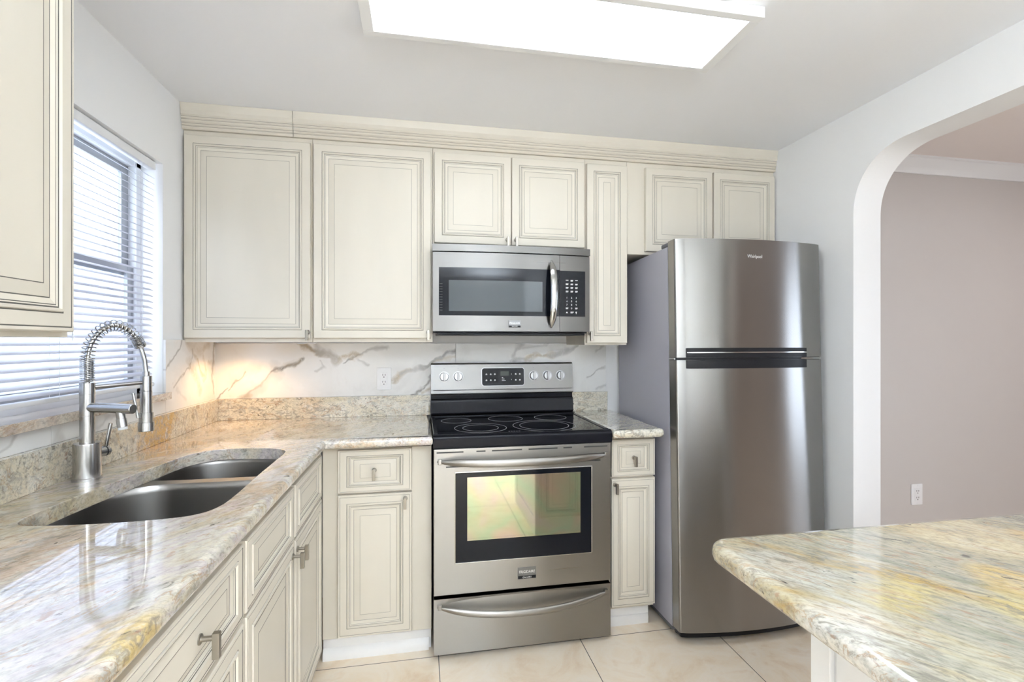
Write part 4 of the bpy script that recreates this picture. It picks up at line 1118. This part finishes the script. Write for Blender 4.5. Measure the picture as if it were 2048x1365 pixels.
# bowed vertical handle
mb = MB(); rings = []
for i in range(29):
    s_ = -1+2*i/28; z = 1.5165+s_*0.157
    k_ = 1-abs(s_)**2.4; e = max(0.2, 1-abs(s_)**8)
    x = 0.592+0.004*k_; y = mwy(0.595)-0.006-0.036*k_
    rings.append([(x+0.0165*e*math.cos(a), y+0.008*e*math.sin(a), z) for a in (2*PI*q/16 for q in range(16))])
mb.loft(rings)
for z in (1.372, 1.661): mb.box(0.586, 0.598, mwy(0.595)-0.012, mwy(0.595)+0.001, z-0.008, z+0.008, 0.003)
mesh_obj('handle', mb, M_CHROME, md)
badge(0.418, 1.3775, mwy(0.418), 0.056, 0.031, md)
mesh_obj('underside_grille', MB().box(MX0+0.02, MX1-0.02, MYF+0.01, 2.50, 1.326, 1.336, 0.003), M_BPLAST, mw)

# ------------------------------------------------------------------ refrigerator (local space, then leaned back a little)
fr_ = thing('refrigerator', 'tall stainless steel refrigerator with freezer on top, black handle recess and grey side', 'refrigerator', (1.4405, 1.957, 0.0))
fr_.rotation_euler = (math.radians(-1.55), 0, 0)
HW = 0.3625
mesh_obj('body', MB().box(-HW+0.003, HW-0.003, 0.0, 0.555, 0.045, 1.722, 0.004), M_FRSIDE, fr_, True)
mesh_obj('base_rail', MB().box(-HW+0.003, HW-0.003, 0.002, 0.553, 0.030, 0.0445, 0.002), M_GASKET, fr_, True)
mesh_obj('gasket', MB().box(-HW+0.006, HW-0.006, -0.012, -0.0005, 0.07, 1.715), M_GASKET, fr_, True)
for x in (-0.31, 0.31):
    mesh_obj('foot', MB().cyl((x, 0.03, 0.0), (x, 0.03, 0.030), 0.018, n=16), M_BPLAST, fr_, True)
    mesh_obj('foot', MB().cyl((x, 0.52, 0.0150), (x, 0.52, 0.030), 0.018, n=16), M_BPLAST, fr_, True)
def fy(x): return -0.072-0.040*(1-(x/HW)**2)
def door_sec(x0=-HW, x1=HW, off=0.0, back=-0.013):
    r = 0.010; pts = []
    N = 40
    pts.append((x0, back)); 
    for k in range(5):
        a = PI/2*k/4; pts.append((x0+r*(1-math.cos(a)), fy(x0)-off+r*(1-math.sin(a))))
    for i in range(1, N): 
        x = x0+r+(x1-x0-2*r)*i/N; pts.append((x, fy(x)-off))
    for k in range(4, -1, -1):
        a = PI/2*k/4; pts.append((x1-r*(1-math.cos(a)), fy(x1)-off+r*(1-math.sin(a))))
    pts.append((x1, back))
    return pts
fz = mesh_obj('freezer_door', MB().prism(door_sec(), 1.2265, 1.7425, 'z'), M_STEELF, fr_, True)
fd = mesh_obj('fridge_door', MB().prism(door_sec(), 0.057, 1.2150, 'z'), M_STEELF, fr_, True)
mesh_obj('toe_grille', MB().prism([(x, y+0.03) for x, y in door_sec(-HW+0.02, HW-0.02)], 0.022, 0.052, 'z'), M_BPLAST, fr_, True)
mesh_obj('door_gap', MB().prism([(x, y+0.006) for x, y in door_sec(-HW+0.002, HW-0.002)], 1.2152, 1.2263, 'z'), M_BPLAST, fr_, True)
def strip(x0, x1, z0, z1, off, thick=0.01, n=24):
    mb = MB(); xs_ = [x0+(x1-x0)*i/n for i in range(n+1)]
    mb.prism([(x, fy(x)-off) for x in xs_]+[(x, fy(x)-off+thick) for x in xs_[::-1]], z0, z1, 'z', bev=0.0015); return mb
RX0, RX1 = -0.322, 0.262
hu = mesh_obj('handle_recess', strip(RX0, RX1, 1.2268, 1.2675, 0.004), M_BPLAST, fz, True)
mesh_obj('handle_strip', strip(RX0+0.001, RX1-0.001, 1.2455, 1.2505, 0.008, 0.006), M_CHROME, hu, True)
mesh_obj('handle_recess', strip(RX0, RX1, 1.1790, 1.2148, 0.003), M_BPLAST, fd, True)
mesh_obj('hinge', MB().box(0.235, 0.335, fy(0.30)-0.004, fy(0.30)+0.02, 1.2168, 1.2245, 0.002), M_CHROME, fr_, True)
mesh_obj('hinge', MB().box(-HW-0.004, -HW+0.06, -0.06, -0.015, 1.2162, 1.2252, 0.002), M_CHROME, fr_, True)
mesh_obj('hinge_cover', MB().box(-HW+0.005, -HW+0.07, -0.055, 0.06, 1.7225, 1.742, 0.005), M_GASKET, fr_, True)
mb = MB(); vs, fs = text_geo('Whirlpool', 0.021)
xs_ = [v_[0] for v_ in vs]; kk = 0.072/(max(xs_)-min(xs_))
mb.add([(-0.004+a*kk, fy(-0.004+a*kk)-0.0012, 1.668+b) for a, b in vs], fs)
mesh_obj('lettering', mb, M_WPRINT, fz, True)
